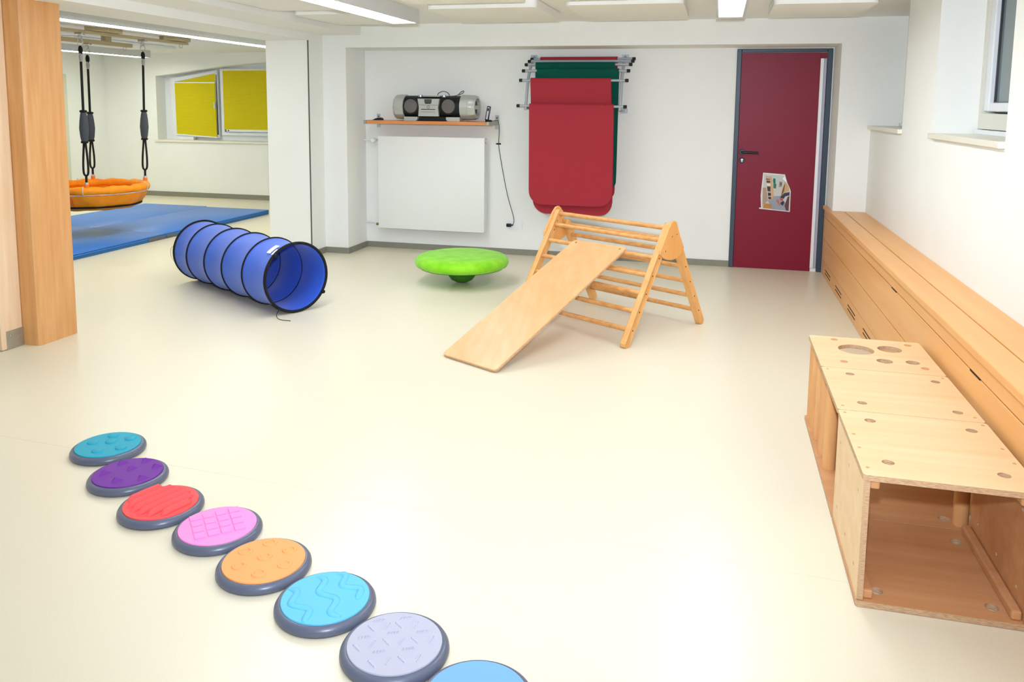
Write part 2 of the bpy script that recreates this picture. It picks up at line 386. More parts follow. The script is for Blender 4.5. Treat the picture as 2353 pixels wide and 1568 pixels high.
for i, (rgb, q) in enumerate(patches):
    pm.append(pc(rgb)); merge(pb, plate([pp(*w) for w in q], 0, 0.00015), Matrix.Translation((0, 0, 0.00012*i)), mi=i)
part('print', pb, pm, P, M=XZ(YB-0.0078), label='picture of a storage room with shelves')

# ------------------------------------------------------------------ windows on the right
def right_window(name, ya, yb, label, glass_top):
    w = empty(name, (1.50, (ya+yb)/2, HSILL), label, 'window', kind='structure')
    X0 = 1.475
    b = box(X0, X0+0.07, ya, ya+0.05, HSILL+0.03, HC); box(X0, X0+0.07, yb-0.05, yb, HSILL+0.03, HC, bm=b)
    box(X0, X0+0.07, ya+0.05, yb-0.05, HSILL+0.03, 1.478, bm=b)
    part('frame', b, PVC_C, w)
    b = box(X0+0.01, X0+0.075, yb-0.135, yb-0.055, 1.49, HC, 0.006); box(X0+0.01, X0+0.075, ya+0.055, ya+0.135, 1.49, HC, 0.006, bm=b)
    box(X0+0.01, X0+0.075, ya+0.135, yb-0.135, 1.49, 1.54, 0.006, bm=b)
    s = part('sash', b, PVC, w)
    b = box(X0+0.035, X0+0.06, yb-0.147, yb-0.133, 1.54, HC); box(X0+0.035, X0+0.06, ya+0.133, ya+0.147, 1.54, HC, bm=b); box(X0+0.035, X0+0.06, ya+0.14, yb-0.14, 1.532, 1.546, bm=b)
    part('gasket', b, BLACK, s)
    part('pane', box(X0+0.046, X0+0.052, ya+0.14, yb-0.14, 1.54, HC), GLASS, s)
    part('sill', box(XR-0.028, X0+0.02, ya-0.0, yb+0.0, HSILL-0.032, HSILL, 0.004), SILL, w)
    b = box(X0-0.03, X0, ya+0.02, yb-0.03, HSILL+0.0, HSILL+0.026, 0.003); part('sill_profile', b, PVC, w)
    return w
right_window('window_1', YW3, YW2, 'dark window in the nearer niche of the right wall', 1)
right_window('window_2', YW1, YF, 'window niche on the right wall next to the door end', 1)
# wall behind the windows
struct('wall_window_well', box(XR+0.9, XR+1.0, YW3-1, YF+0.6, 1.0, HC+0.8), mat('light_well', (112, 124, 120), rough=0.9, var=0.3, vscale=6), 'grey light well wall outside the right windows', 'wall')

# ------------------------------------------------------------------ window with yellow blinds in the second room
w = empty('window_3', (-7.0, RY1+0.2, 0.885), 'arched basement window with yellow pleated blinds in the second room', 'window', kind='structure')
WY = RY1+0.22
def hd(x, o): # arch head height minus offset
    pts_ = [(-8.66, 1.905), (-8.3, 1.945), (-7.9, 2.0), (-7.45, 2.055), (-7.0, 2.095), (-6.6, 2.118), (-6.2, 2.12), (-5.6, 2.09), (-5.2, 2.04)]
    for (a, za), (c, zc) in zip(pts_, pts_[1:]):
        if a <= x <= c: return za+(zc-za)*(x-a)/(c-a)-o
    return 2.0-o
xs = [-8.66+0.173*i for i in range(21)]; xs[-1] = -5.2
outer = [(-8.66, 0.9)]+[(-5.2, 0.9)]+[(x, hd(x, 0.0)) for x in reversed(xs)]
hole1 = [(-8.52, 0.99), (-7.68, 0.99), (-7.68, hd(-7.68, 0.06)), (-8.52, hd(-8.52, 0.075))]
hole2 = [(-7.60, 0.99), (-6.42, 0.99), (-6.42, hd(-6.42, 0.09)), (-7.60, 2.0)]
hole3 = [(-6.34, 0.99), (-5.3, 0.99), (-5.3, hd(-5.3, 0.08)), (-6.34, 2.0)]
part('frame', plate(outer, 0, 0.05, [hole1, hole2, hole3]), PVC, w, M=XZ(WY+0.05))
# right fixed sash and blind
def rect_frame(x0, x1, z0, z1a, z1b, wd):
    return plate([(x0, z0), (x1, z0), (x1, z1b), (x0, z1a)], 0, 0.04, [[(x0+wd, z0+wd), (x1-wd, z0+wd), (x1-wd, z1b-wd), (x0+wd, z1a-wd)]])
for (x0, x1, zt, nm) in ((-7.62, -6.40, 2.03, 'sash'), (-6.36, -5.28, 1.98, 'sash')):
    s = part(nm, rect_frame(x0, x1, 0.985, zt, zt, 0.05), PVC, w, M=XZ(WY))
    part('blind', box(x0+0.06, x1-0.02, WY-0.062, WY-0.044, 1.078, zt-0.035), YELLOW, s, label='yellow pleated blind')
    part('blind_rail', box(x0+0.04, x1-0.02, WY-0.065, WY-0.042, zt-0.035, zt-0.018), PVC, s)
    r2 = part('blind_bottom_rail', box(x0+0.10, x1-0.02, WY-0.066, WY-0.042, 1.042, 1.078), WHITE, s)
    part('sticker', box(x0+0.125, x0+0.145, WY-0.068, WY-0.065, 1.052, 1.07), BLACK, r2)
# left sash, tilted open, sloping top
tilt = Matrix.Translation((0, WY-0.02, 0.985)) @ Matrix.Rotation(math.radians(0.8), 4, 'X') @ Matrix.Translation((0, -(WY-0.02), -0.985))
s = part('tilted_sash', rect_frame(-8.50, -7.655, 0.945, 1.87, 2.0, 0.082), PVC, w, M=tilt @ XZ(WY-0.02), label='tilted open white sash')
part('pane', plate([(-8.5, 1.05), (-7.72, 1.05), (-7.72, 1.95), (-8.5, 1.82)], 0, 0.006), GLASS, s, M=tilt @ XZ(WY-0.0))
yb_ = WY-0.062
part('blind', plate([(-8.415, 0.995), (-7.69, 0.955), (-7.69, 1.80), (-8.415, 1.80)], 0, 0.015), YELLOW, s, M=tilt @ XZ(yb_), label='yellow pleated blind')
part('blind_gable', plate([(-8.40, 1.813), (-7.69, 1.813), (-7.69, 1.945)], 0, 0.012), YELLOW, s, M=tilt @ XZ(yb_+0.01), label='yellow sloping top of the blind')
part('blind_rail', plate([(-8.42, 1.798), (-7.68, 1.798), (-7.68, 1.814), (-8.42, 1.814)], 0, 0.022), WHITE, s, M=tilt @ XZ(yb_))
part('blind_top_rail', plate([(-8.42, 1.818), (-7.68, 1.955), (-7.68, 1.972), (-8.42, 1.834)], 0, 0.022), WHITE, s, M=tilt @ XZ(yb_))
part('blind_bottom_rail', plate([(-8.42, 0.978), (-7.68, 0.938), (-7.68, 0.956), (-8.42, 0.996)], 0, 0.022), WHITE, s, M=tilt @ XZ(yb_))
part('gap_shade_strip', box(-7.676, -7.664, WY-0.075, WY-0.061, 0.99, 1.93), BLACK, s)  # solid black strip standing in for the shade in the sash gap
part('sash_handle', box(-7.70, -7.675, WY-0.125, WY-0.085, 1.40, 1.50, 0.004), ALU, s)
part('sill', box(-8.70, -5.16, RY1-0.03, WY, 0.868, 0.9, 0.004), SILL, w)
part('sill_box', box(-8.46, -8.1, WY-0.10, WY-0.03, 0.9, 0.95, 0.006), PVC, w)
struct('wall_second_well', box(-9.2, -4.4, RY1+0.9, RY1+1.0, 0.5, HC+0.4), bpy.data.materials['light_well'], 'light well wall outside the yellow-blind window', 'wall')
# door in the left wall of the second room, only its far edge shows past the wooden post
d = empty('door_2', (RX0, 9.8, 0), 'cream door in the left wall of the second room', 'door', kind='structure')
b = box(RX0, RX0+0.035, 10.17, 10.26, 0, 1.90, 0.004); box(RX0, RX0+0.035, 9.25, 9.34, 0, 1.90, 0.004, bm=b); box(RX0, RX0+0.035, 9.34, 10.17, 1.82, 1.90, 0.004, bm=b)
part('frame', b, mat('door_frame_cream', (214, 214, 192), rough=0.5), d)
part('leaf', box(RX0, RX0+0.02, 9.34, 10.17, 0.005, 1.82, 0.002), mat('door_leaf_cream', (226, 224, 204), rough=0.5), d)
for z in (1.36, 0.4):
    part('hinge', cyl((RX0+0.045, 10.16, z-0.05), (RX0+0.045, 10.16, z+0.05), 0.011, seg=10), CHROME, d, smooth=True)

# ------------------------------------------------------------------ ceiling: lamps and acoustic panels
def ceiling_lamp(x0, x1, y0, y1, label, group, zb=2.15, lm=None):
    t = empty('ceiling_lamp', ((x0+x1)/2, (y0+y1)/2, zb), label, 'ceiling lamp', group)
    b = box(x0, x0+0.018, y0, y1, zb, HC); box(x1-0.018, x1, y0, y1, zb, HC, bm=b)
    box(x0+0.018, x1-0.018, y0, y1, HC-0.03, HC, bm=b)
    part('housing', b, LAMPBODY, t)
    for ya, yb in ((y0, y0+0.03), (y1-0.03, y1)):
        part('end_cap', box(x0+0.018, x1-0.018, ya, yb, zb, HC-0.03), LAMPBODY, t)
    part('diffuser', box(x0+0.019, x1-0.019, y0+0.031, y1-0.031, zb+0.004, zb+0.014), lm or LAMP, t, label='glowing white diffuser')
    return t
G1 = 'long ceiling lamps of the main room'
ceiling_lamp(-2.625, -2.385, 3.25, 6.27, 'long glowing ceiling lamp above the radiator side', G1)
ceiling_lamp(-0.052, 0.148, 3.2, 6.20, 'glowing ceiling lamp in front of the red door, right of the other', G1)
G2 = 'long ceiling lamps of the second room'
ceiling_lamp(-5.33, -5.12, 4.6, 9.6, 'long glowing lamp just behind the lintel in the second room', G2, zb=2.155, lm=LAMP2)
ceiling_lamp(-8.52, -8.30, 5.5, 10.55, 'far glowing lamp behind the swing ropes in the second room', G2, zb=2.155, lm=LAMP2)
def panel(x0, x1, y0, y1, label, group='acoustic ceiling panels', z=2.198):
    b = plate(rrect(x0, x1, y0, y1, 0.05, 4), z, HC-0.003)
    return solo('acoustic_panel', b, PANELM, label, 'ceiling panel', group)
panel(-2.135, -1.30, 5.74, 6.68, 'cream acoustic panel right of the long lamp, above the shelf')
panel(-1.08, -0.265, 5.69, 6.67, 'cream acoustic panel above the hanging red mats')
panel(0.33, 0.99, 5.86, 6.64, 'cream acoustic panel in front of the red door')
panel(-3.33, -2.80, 5.93, 6.76, 'cream acoustic panel left of the long lamp')
panel(-3.33, -2.80, 4.7, 5.66, 'nearer cream acoustic panel left of the long lamp')
panel(-2.135, -1.30, 4.5, 5.46, 'nearer cream acoustic panel right of the long lamp')
panel(-1.08, -0.265, 4.45, 5.42, 'nearer cream acoustic panel between the two lamps')
G3 = 'second room acoustic ceiling panels'
panel(-8.1, -7.35, 6.2, 7.6, 'flat ceiling panel of the second room left of the wooden rails', G3, 2.225)
panel(-8.1, -7.35, 8.0, 9.9, 'flat ceiling panel of the second room beyond the wooden rails', G3, 2.225)

# ------------------------------------------------------------------ wooden posts in the opening
t = empty('wooden_post', (-4.08, 4.1, 0), 'tall orange beech clad post with a rounded corner beside the opening', 'post')
outl = [(-4.245, 3.955), (-4.02, 3.955), (-4.005, 3.958), (-3.995, 3.97), (-3.992, 3.985), (-3.992, 4.255), (-4.245, 4.255)]
part('cladding', plate(outl, 0.0, HL), BEECH_Z, t)
t = empty('pine_post', (-4.20, 3.84, 0), 'pale pine post with metal foot at the left edge', 'post')
part('shaft', box(-4.28, -4.112, 3.80, 3.953, 0.004, HL, 0.004), PINE_Z, t)
s = part('metal_shoe', box(-4.2, -4.108, 3.832, 3.953, 0.0, 0.115, 0.001), STEEL, t, label='galvanised metal foot bracket')
for (y, z) in ((3.858, 0.086), (3.917, 0.052)):
    part('bolt', lathe([(0, 0), (0.008, 0), (0.007, 0.004), (0, 0.005)], 10, (-4.108, y, z), (Vector((0, 1, 0)), Vector((0, 0, 1)), Vector((1, 0, 0)))), CHROME, s, smooth=True)

# ------------------------------------------------------------------ bench / radiator cover along the right wall
t = empty('radiator_bench', (1.09, 4.0, 0), 'long orange beech bench covering the radiator along the right wall', 'bench')
BY0, BY1 = 0.2, 7.36
part('core', box(0.985, XR-0.002, BY0, BY1, 0.0, 0.590), mat('bench_core', (150, 104, 58), rough=0.7), t)
part('seat_board', box(0.9426, 1.0640, BY0, BY1+0.40, 0.592, 0.6244, 0.005, 2), BENCH_Y, t)
part('seat_board', box(1.0690, XR-0.001, BY0, BY1-0.001, 0.592, 0.6244, 0.003, 2), BENCH_Y, t)
fy1 = BY1+0.40
part('front_board', box(0.957, 0.975, BY0, fy1, 0.5255, 0.591, 0.002), BENCH_Y, t)
part('front_board', box(0.957, 0.975, BY0, fy1, 0.3275, 0.5205, 0.002), BENCH_Y, t)
part('front_board', box(0.957, 0.975, BY0, fy1, 0.1355, 0.3225, 0.002), BENCH_Y, t)
part('kick_board', box(0.960, 0.978, BY0, fy1, 0.002, 0.130, 0.002), BENCH_Y, t)
part('end_fill', box(0.975, 0.985, BY1-0.001, fy1, 0.0, 0.590), bpy.data.materials['bench_core'], t)
DKSLOT = mat('slot_shadow', (46, 28, 14), rough=0.9)
for k in range(11):
    y1 = 7.50-0.655*k
    for z in (0.078, 0.05):
        part('vent_slot', box(0.9588, 0.962, y1-0.33, y1, z-0.004, z+0.004), DKSLOT, t)
for y in (4.69, 3.24):
    part('finger_notch', box(0.9558, 0.960, y-0.06, y+0.06, 0.5195, 0.5260), DKSLOT, t)

# ------------------------------------------------------------------ wooden play crates
CZ = 0.42
def screw_heads(parent, pts, z, r=0.006):
    for (x, y) in pts:
        part('screw', lathe([(0, 0), (r, 0), (r*0.8, 0.0012), (0, 0.0008)], 10, (x, y, z)), PLY_IN, parent, smooth=True)
def crate(name, x0, x1, y0, y1, label, top_holes, screws=()):
    t = empty(name, ((x0+x1)/2, (y0+y1)/2, 0), label, 'play crate', 'wooden play crates beside the bench')
    tp = part('top_panel', plate(rrect(x0, x1, y0, y1, 0.012, 3), CZ-0.018, CZ, [circ(*h, n=28) for h in top_holes], edge_mi=1), [PLY, PLY_EDGE], t)
    screw_heads(tp, screws, CZ)
    bh = [circ(h[0]-0.0, h[1], h[2], n=20) for h in ((x0+0.07, y0+0.07, 0.02), (x1-0.09, y0+0.07, 0.02), (x1-0.09, y1-0.09, 0.02), (x0+0.07, y1-0.09, 0.02))]
    part('bottom_panel', plate(rrect(x0, x1, y0, y1, 0.008, 3), 0.002, 0.020, bh, edge_mi=1), [PLY_IN, PLY_EDGE], t)
    return t
X0c, X1c = 0.456, 0.938
# nearest: open box with two closed sides
t = crate('play_crate', X0c, X1c, 2.475, 3.014, 'nearest open wooden play crate with closed plywood sides',
          [(0.55, 2.931, 0.0185), (0.869, 2.929, 0.0185), (0.544, 2.585, 0.0185), (0.863, 2.582, 0.0185)],
          [(0.476, 2.99), (0.476, 2.79), (0.476, 2.68), (0.476, 2.53), (0.92, 2.99), (0.92, 2.79), (0.92, 2.68)])
for (xa, nm) in ((X0c+0.003, 'side_panel'), (X1c-0.026, 'side_panel')):
    sp = part(nm, plate(rrect(2.478, 3.010, 0.021, CZ-0.019, 0.003, 2), 0, 0.018, [circ(y, z, 0.007, 10) for y in (2.56, 2.74, 2.93) for z in (0.09, 0.33)], edge_mi=1), [PLY if xa < 0.6 else PLY_IN, PLY_EDGE], t, M=YZ(xa))
for (xa, za) in ((0.478, 0.371), (0.478, 0.0205), (0.8815, 0.0205), (0.8815, 0.371)):
    part('batten', box(xa, xa+0.029, 2.49, 3.0, za, za+0.030, 0.006, 2), PLY_IN, t)
# middle: plywood top on round posts
t = crate('play_crate', X0c, X1c, 3.017, 3.516, 'middle wooden play crate with four holes in its top, on round posts',
          [(0.559, 3.445, 0.0175), (0.876, 3.436, 0.0175), (0.552, 3.107, 0.0175), (0.87, 3.099, 0.0175)],
          [(0.478, 3.49), (0.478, 3.06), (0.915, 3.49), (0.915, 3.06)])
for (x, y) in ((0.494, 3.418), (0.90, 3.46), (0.895, 3.062), (0.505, 3.075)):
    part('post', cyl((x, y, 0.020), (x, y, CZ-0.018), 0.026, seg=24), ROD, t, smooth=True)
# farthest: hole board top on round posts
t = crate('play_crate', X0c, X1c, 3.519, 4.006, 'farthest wooden play crate with one large and three smaller holes in its top',
          [(0.638, 3.815, 0.076), (0.786, 3.860, 0.051), (0.731, 3.667, 0.033), (0.844, 3.678, 0.028)])
tp = [c for c in t.children if c.name.startswith('top_panel')][0]
for (x, y) in ((0.563, 3.957), (0.879, 3.948), (0.559, 3.612), (0.876, 3.604)):
    part('plug', cyl((x, y, CZ), (x, y, CZ+0.0015), 0.016, seg=16), PLY_IN, tp)
for (x, y) in ((0.490, 3.565), (0.490, 3.72), (0.488, 3.86), (0.486, 3.965), (0.90, 3.57), (0.90, 3.72), (0.90, 3.86), (0.90, 3.965)):
    part('post', cyl((x, y, 0.020), (x, y, CZ-0.018), 0.024, seg=20), ROD, t, smooth=True)

# ------------------------------------------------------------------ climbing triangle
RF = Vector((-0.503, 4.901, 0)); RB = Vector((-0.063, 5.661, 0))
org = (RF+RB)/2
wv = Vector((-0.8543, 0.5196, 0)); dv = Vector((0.5196, 0.8543, 0))
TM = basis(org, wv, dv, (0, 0, 1))      # local (u across, v depth, z)
t = empty('climbing_triangle', (org.x-0.43, org.y+0.26, 0), 'beech climbing triangle with round rungs', 'climbing frame')
W = 1.0
FB, FT = Vector((0, -0.432, 0.0)), Vector((0, 0.018, 0.742))
BB, BT_ = Vector((0, 0.432, 0.0)), Vector((0, 0.075, 0.66))
def rail(p, q, u0, u1, wd, topr):
    """bar in the v-z plane from p to q, width wd, rounded ends"""
    d = (q-p); L = d.length; d.normalize(); n = Vector((0, d.z, -d.y))
    pts_ = []
    r = wd/2
    # foot: chamfered
    pts_ += [(-0.0, -r*0.45), (0.018, -r), ]
    pts_ += [(L-topr, -r)]
    for i in range(1, 8): pts_.append((L-topr+topr*math.sin(PI/2*i/8), -r+(topr-topr*math.cos(PI/2*i/8))*r/topr))
    for i in range(7, 0, -1): pts_.append((L-topr+topr*math.sin(PI/2*i/8), r-(topr-topr*math.cos(PI/2*i/8))*r/topr))
    pts_ += [(L-topr, r), (0.018, r), (0.0, r*0.45)]
    b = plate(pts_, 0, u1-u0)
    b.transform(basis(p+Vector((u0, 0, 0)), d, n, (1, 0, 0)))
    # keep clear of the floor
    for v in b.verts: v.co.z = max(v.co.z, 0.001)
    bmesh.ops.bevel(b, geom=[e for e in b.edges if len(e.link_faces) == 2 and e.calc_face_angle(0) > 1.0], offset=0.0035, segments=1, affect='EDGES')
    return b
TH = 0.036
for u0 in (0.0, W-TH):
    r1 = part('front_rail', rail(FB, FT, u0, u0+TH, 0.052, 0.03), TRI, t, M=TM, smooth=True, angle=30)
    r2 = part('rear_rail', rail(BB, BT_, u0, u0+TH, 0.052, 0.03), TRI, t, M=TM, smooth=True, angle=30)
    uo = u0-0.0005 if u0 == 0.0 else u0+TH+0.0005; sgn = -1 if u0 == 0.0 else 1
    fd = (FT-FB).normalized(); bd = (BT_-BB).normalized()
    for i, sdist in enumerate((0.12, 0.245, 0.37, 0.495, 0.62)):
        for (p, dd, rr) in ((FB, fd, r1), (BB, bd, r2)):
            c = p+dd*sdist+Vector((uo, 0, 0))
            part('plug_hole', lathe([(0, 0), (0.0045, 0), (0.0045, 0.0012), (0, 0.0012)], 8, c, (Vector((0, 1, 0)), Vector((0, 0, 1)), Vector((sgn, 0, 0)))), DKSLOT, rr, M=TM)
for k, sdist in enumerate((0.12, 0.245, 0.37, 0.495, 0.62, 0.745, 0.835)):
    c = FB+(FT-FB).normalized()*sdist
    part('rung', cyl(c+Vector((TH, 0, 0)), c+Vector((W-TH, 0, 0)), 0.0155, seg=16), TRI_R, t, M=TM, smooth=True)
for sdist in (0.12, 0.245, 0.37, 0.495, 0.62, 0.71):
    c = BB+(BT_-BB).normalized()*sdist
    part('rung', cyl(c+Vector((TH, 0, 0)), c+Vector((W-TH, 0, 0)), 0.0155, seg=16), TRI_R, t, M=TM, smooth=True)
# gusset plates outside the rails
gp = [(-0.005, 0.757), (0.022, 0.764), (0.045, 0.748), (0.085, 0.66), (0.135, 0.575), (0.128, 0.555), (0.095, 0.53), (0.05, 0.512), (0.0, 0.508), (-0.05, 0.515), (-0.095, 0.535), (-0.128, 0.56), (-0.124, 0.58), (-0.04, 0.72)]
for (u0, sgn) in ((0.0, -1), (W, 1)):
    gs = part('gusset', plate([(a+0.006, b) for a, b in gp], 0, 0.018), GUSS, t, M=TM @ basis((u0 if sgn > 0 else -0.018, 0, 0), (0, 1, 0), (0, 0, 1), (1, 0, 0)))
    for (v, z) in ((0.0, 0.665), (0.052, 0.675), (-0.072, 0.575)):
        c = Vector((u0+sgn*0.018, v, z))
        part('bolt', lathe([(0, 0), (0.007, 0), (0.006, 0.0035), (0, 0.0045)], 10, c, (Vector((0, 1, 0)), Vector((0, 0, 1)), Vector((sgn, 0, 0)))), CHROME, gs, M=TM, smooth=True)
for v, z in ((0.088, 0.628), (-0.028, 0.665), (-0.062, 0.60)):
    part('bolt', lathe([(0, 0), (0.007, 0), (0.006, 0.0035), (0, 0.0045)], 10, (W-TH, v, z), (Vector((0, 1, 0)), Vector((0, 0, 1)), Vector((-1, 0, 0)))), CHROME, t, M=TM, smooth=True)
# slide board hung on the third rung
BL, BR = Vector((-1.556, 4.442, 0.018)), Vector((-1.163, 4.227, 0.018)); TL, TR_ = Vector((-0.957, 5.555, 0.567)), Vector((-0.560, 5.334, 0.567))
sx = ((BR-BL)+(TR_-TL)).normalized(); mid_b, mid_t = (BL+BR)/2, (TL+TR_)/2
sy = (mid_t-mid_b); L = sy.length; sy.normalize(); sx = (sx-sy*sx.dot(sy)).normalized(); sn = sx.cross(sy)
t = empty('slide_board', (mid_b.x, mid_b.y, 0), 'smooth plywood slide board leaning on the climbing triangle', 'slide')
ow = rrect(-0.2245, 0.2245, 0.0, L, 0.028, 5)
b = plate(ow, -0.017, 0, edge_mi=1); bmesh.ops.bevel(b, geom=[e for e in b.edges if e.calc_face_angle(0) > 1.0], offset=0.003, segments=2, affect='EDGES')
sm = basis(mid_b, sx, sy, sn)
part('board', b, [SLIDE, PLY_EDGE], t, M=sm, smooth=True, angle=30)
for x in (-0.20, 0.165):
    hk = part('hook_block', box(x, x+0.035, L-0.10, L-0.055, -0.045, -0.017, 0.006), PLY_EDGE, t, M=sm)
for x in (-0.185, 0.185):
    part('screw', lathe([(0, 0), (0.008, 0), (0, 0.0015)], 10, (x, L-0.035, 0)), CHROME, t, M=sm)

# ------------------------------------------------------------------ green balance cushion
gc = Vector((-2.07, 6.43, 0))
t = empty('balance_board', gc, 'round lime green plush balance board on a dome', 'balance board')
prof = [(0, 0.125), (0.12, 0.125), (0.28, 0.128), (0.355, 0.135), (0.385, 0.150), (0.398, 0.176), (0.392, 0.205), (0.368, 0.228), (0.32, 0.240), (0.22, 0.246), (0.10, 0.248), (0, 0.248)]
part('cushion', lathe(prof, 72, gc), GREEN, t, smooth=True, angle=None)
part('dome', lathe([(0, 0.001), (0.05, 0.006), (0.09, 0.026), (0.115, 0.06), (0.125, 0.11), (0.125, 0.1245), (0, 0.1245)], 40, gc), GREEN_D, t, smooth=True, label='dark green dome underneath')
part('seam', torus(0.352, 0.0035, gc+Vector((0, 0, 0.1335)), (0, 0, 1), 72, 6), GREEN_D, t, smooth=True)

# ------------------------------------------------------------------ play tunnel
tc_ = Vector((-2.897, 5.129, 0)); az = 2.61; tr = 0.246
tdv = Vector((math.cos(az), math.sin(az), 0)); tsd = Vector((-tdv.y, tdv.x, 0))
t = empty('play_tunnel', tc_+tdv*0.75, 'blue fabric play tunnel with black hoops', 'play tunnel')
dist = [0.0, 0.334, 0.659, 0.955, 1.275, 1.519]
rad = [0.247, 0.247, 0.246, 0.246, 0.246, 0.246]
fab = nb(); rings = []; NS = 64
rows = []
for i in range(5):
    n = 8
    for k in range(n + (1 if i == 4 else 0)):
        f = k/n; d_ = dist[i]+(dist[i+1]-dist[i])*f; r_ = rad[i]+(rad[i+1]-rad[i])*f - 0.014*math.sin(PI*f)
        rows.append((d_, r_, rad[i]+(rad[i+1]-rad[i])*f, i, f))
def tun_pt(d_, r_, rc, a, i, f):
    wr = 1+0.006*math.sin(5*a+i*2.1)*math.sin(PI*f)
    sag = -0.010*math.sin(PI*f)*max(0, -math.sin(a))
    z = rc+0.0075 + r_*wr*math.sin(a)
    return tc_+tdv*d_+tsd*(r_*wr*math.cos(a))+Vector((0, 0, max(z+sag*0, 0.004)))
for (d_, r_, rc, i, f) in rows:
    rings.append([fab.verts.new(tun_pt(d_, r_, rc, 2*PI*k/NS, i, f)) for k in range(NS)])
for A, B in zip(rings, rings[1:]):
    for k in range(NS): fab.faces.new((A[k], A[(k+1) % NS], B[(k+1) % NS], B[k]))
fo = part('fabric', fab, TUN, t, smooth=True, angle=None)
sol = fo.modifiers.new('thickness', 'SOLIDIFY'); sol.thickness = 0.003; sol.offset = -1
for i, d_ in enumerate(dist):
    rr = 0.0105 if i == 0 else (0.009 if i == 5 else 0.0070)
    part('hoop', torus(rad[i]+0.001, rr, tc_+tdv*d_+Vector((0, 0, rad[i]+rr+0.0015)), tdv, 72, 8), BLK_MATTE, t, smooth=True, label='black hoop')
def tsurf(d_, a, off=0.0):
    return tc_+tdv*d_+tsd*((0.246+off)*math.cos(a))+Vector((0, 0, 0.254+(0.246+off)*math.sin(a)))
# white care labels near the open end
for (d0, d1, a0, a1) in ((0.075, 0.125, 0.86, 1.22), (0.025, 0.055, 0.84, 1.06)):
    b = nb(); g_ = []
    for i in range(5):
        a = a0+(a1-a0)*i/4
        g_.append([b.verts.new(tsurf(d0, a, -0.001)), b.verts.new(tsurf(d1, a, -0.004)), b.verts.new(tsurf(d1, a, 0.001)), b.verts.new(tsurf(d0, a, 0.004))])
    for A, B in zip(g_, g_[1:]):
        for k in range(4): b.faces.new((A[k], A[(k+1) % 4], B[(k+1) % 4], B[k]))
    b.faces.new(g_[0]); b.faces.new(g_[-1])
    part('care_label', b, LABEL_W, t, label='white sewn label')
for a in (0.83, 3.70):
    p = tsurf(-0.01, a, 0.002)
    part('tie_knot', lathe([(0, -0.018), (0.012, -0.012), (0.016, 0), (0.012, 0.012), (0, 0.018)], 10, p, frame_of(tdv)), BLK_MATTE, t, smooth=True)
c0 = tsurf(-0.01, -0.95, 0.0)
part('tie_cord', tube(smooth_path([c0, c0+Vector((0.0, -0.045, -0.035)), Vector((c0.x+0.05, c0.y-0.09, 0.004)), Vector((c0.x+0.14, c0.y-0.10, 0.003))], 6), 0.0022, 6), BLK_MATTE, t, smooth=True)
c1 = tsurf(1.52, 0.25, 0.01)
part('tie_loop', tube(smooth_path([c1, c1+tdv*0.05+Vector((0, 0, -0.03)), c1+tdv*0.055+Vector((0, 0, -0.09)), c1+Vector((0, 0, -0.13))], 6), 0.002, 6), BROWN_CORD, t, smooth=True, label='tan cord loop')

# ------------------------------------------------------------------ tactile discs
DR = 0.150
def disc(cx, cy, rgb, label):
    t = empty('tactile_disc', (cx, cy, 0), label, 'tactile disc', 'row of tactile stepping discs')
    prof = [(0, 0.001), (0.140, 0.001), (0.147, 0.004), (0.150, 0.011), (0.149, 0.019), (0.144, 0.027), (0.137, 0.0315), (0.131, 0.0315), (0.130, 0.028), (0, 0.028)]
    part('base_ring', lathe(prof, 72, (cx, cy, 0)), DISC_B, t, smooth=True, angle=50, label='dark grey rubber rim')
    m = mat('pad_%d_%d_%d' % rgb, rgb, rough=0.55, spec=0.35)
    pd = part('pad', lathe([(0, 0.0285), (0.1295, 0.0285), (0.1305, 0.033), (0.129, 0.0355), (0, 0.036)], 72, (cx, cy, 0)), m, t, smooth=True, angle=50)
    return pd, m
PZ = 0.0352
pd, m = disc(-2.492, 2.792, (36, 160, 184), 'teal tactile disc with raised round bumps, at the far end')
for (x, y) in [(-2.561, 2.885), (-2.468, 2.88), (-2.592, 2.799), (-2.524, 2.828), (-2.512, 2.733), (-2.44, 2.787)]:
    x, y = x+0.026, y-0.012
    part('bump', lathe([(0, PZ-0.002), (0.0235, PZ-0.002), (0.0225, PZ+0.004), (0.020, PZ+0.0055), (0, PZ+0.0055)], 28, (x, y, 0)), m, pd, smooth=True, angle=50)
pd, m = disc(-2.225, 2.590, (112, 42, 150), 'purple tactile disc with small pyramids')
for (x, y) in [(-2.329, 2.659), (-2.25, 2.703), (-2.33, 2.563), (-2.257, 2.626), (-2.173, 2.667), (-2.239, 2.522), (-2.16, 2.568)]:
    x, y = x+0.022, y-0.008
    b = nb(); a0 = 0.5
    vs_ = [b.verts.new((x+0.030*math.cos(a0+2*PI*k/3), y+0.030*math.sin(a0+2*PI*k/3), PZ-0.001)) for k in range(3)]; tp = b.verts.new((x, y, PZ+0.014))
    b.faces.new(vs_)
    for k in range(3): b.faces.new((vs_[k], vs_[(k+1) % 3], tp))
    part('pyramid', b, m, pd)
cx, cy = -1.940, 2.418
pd, m = disc(cx, cy, (250, 84, 84), 'red tactile disc with wavy ridges')
ang = math.radians(71)   # ridge direction
e1 = Vector((math.cos(ang), math.sin(ang), 0)); e2 = Vector((-e1.y, e1.x, 0))
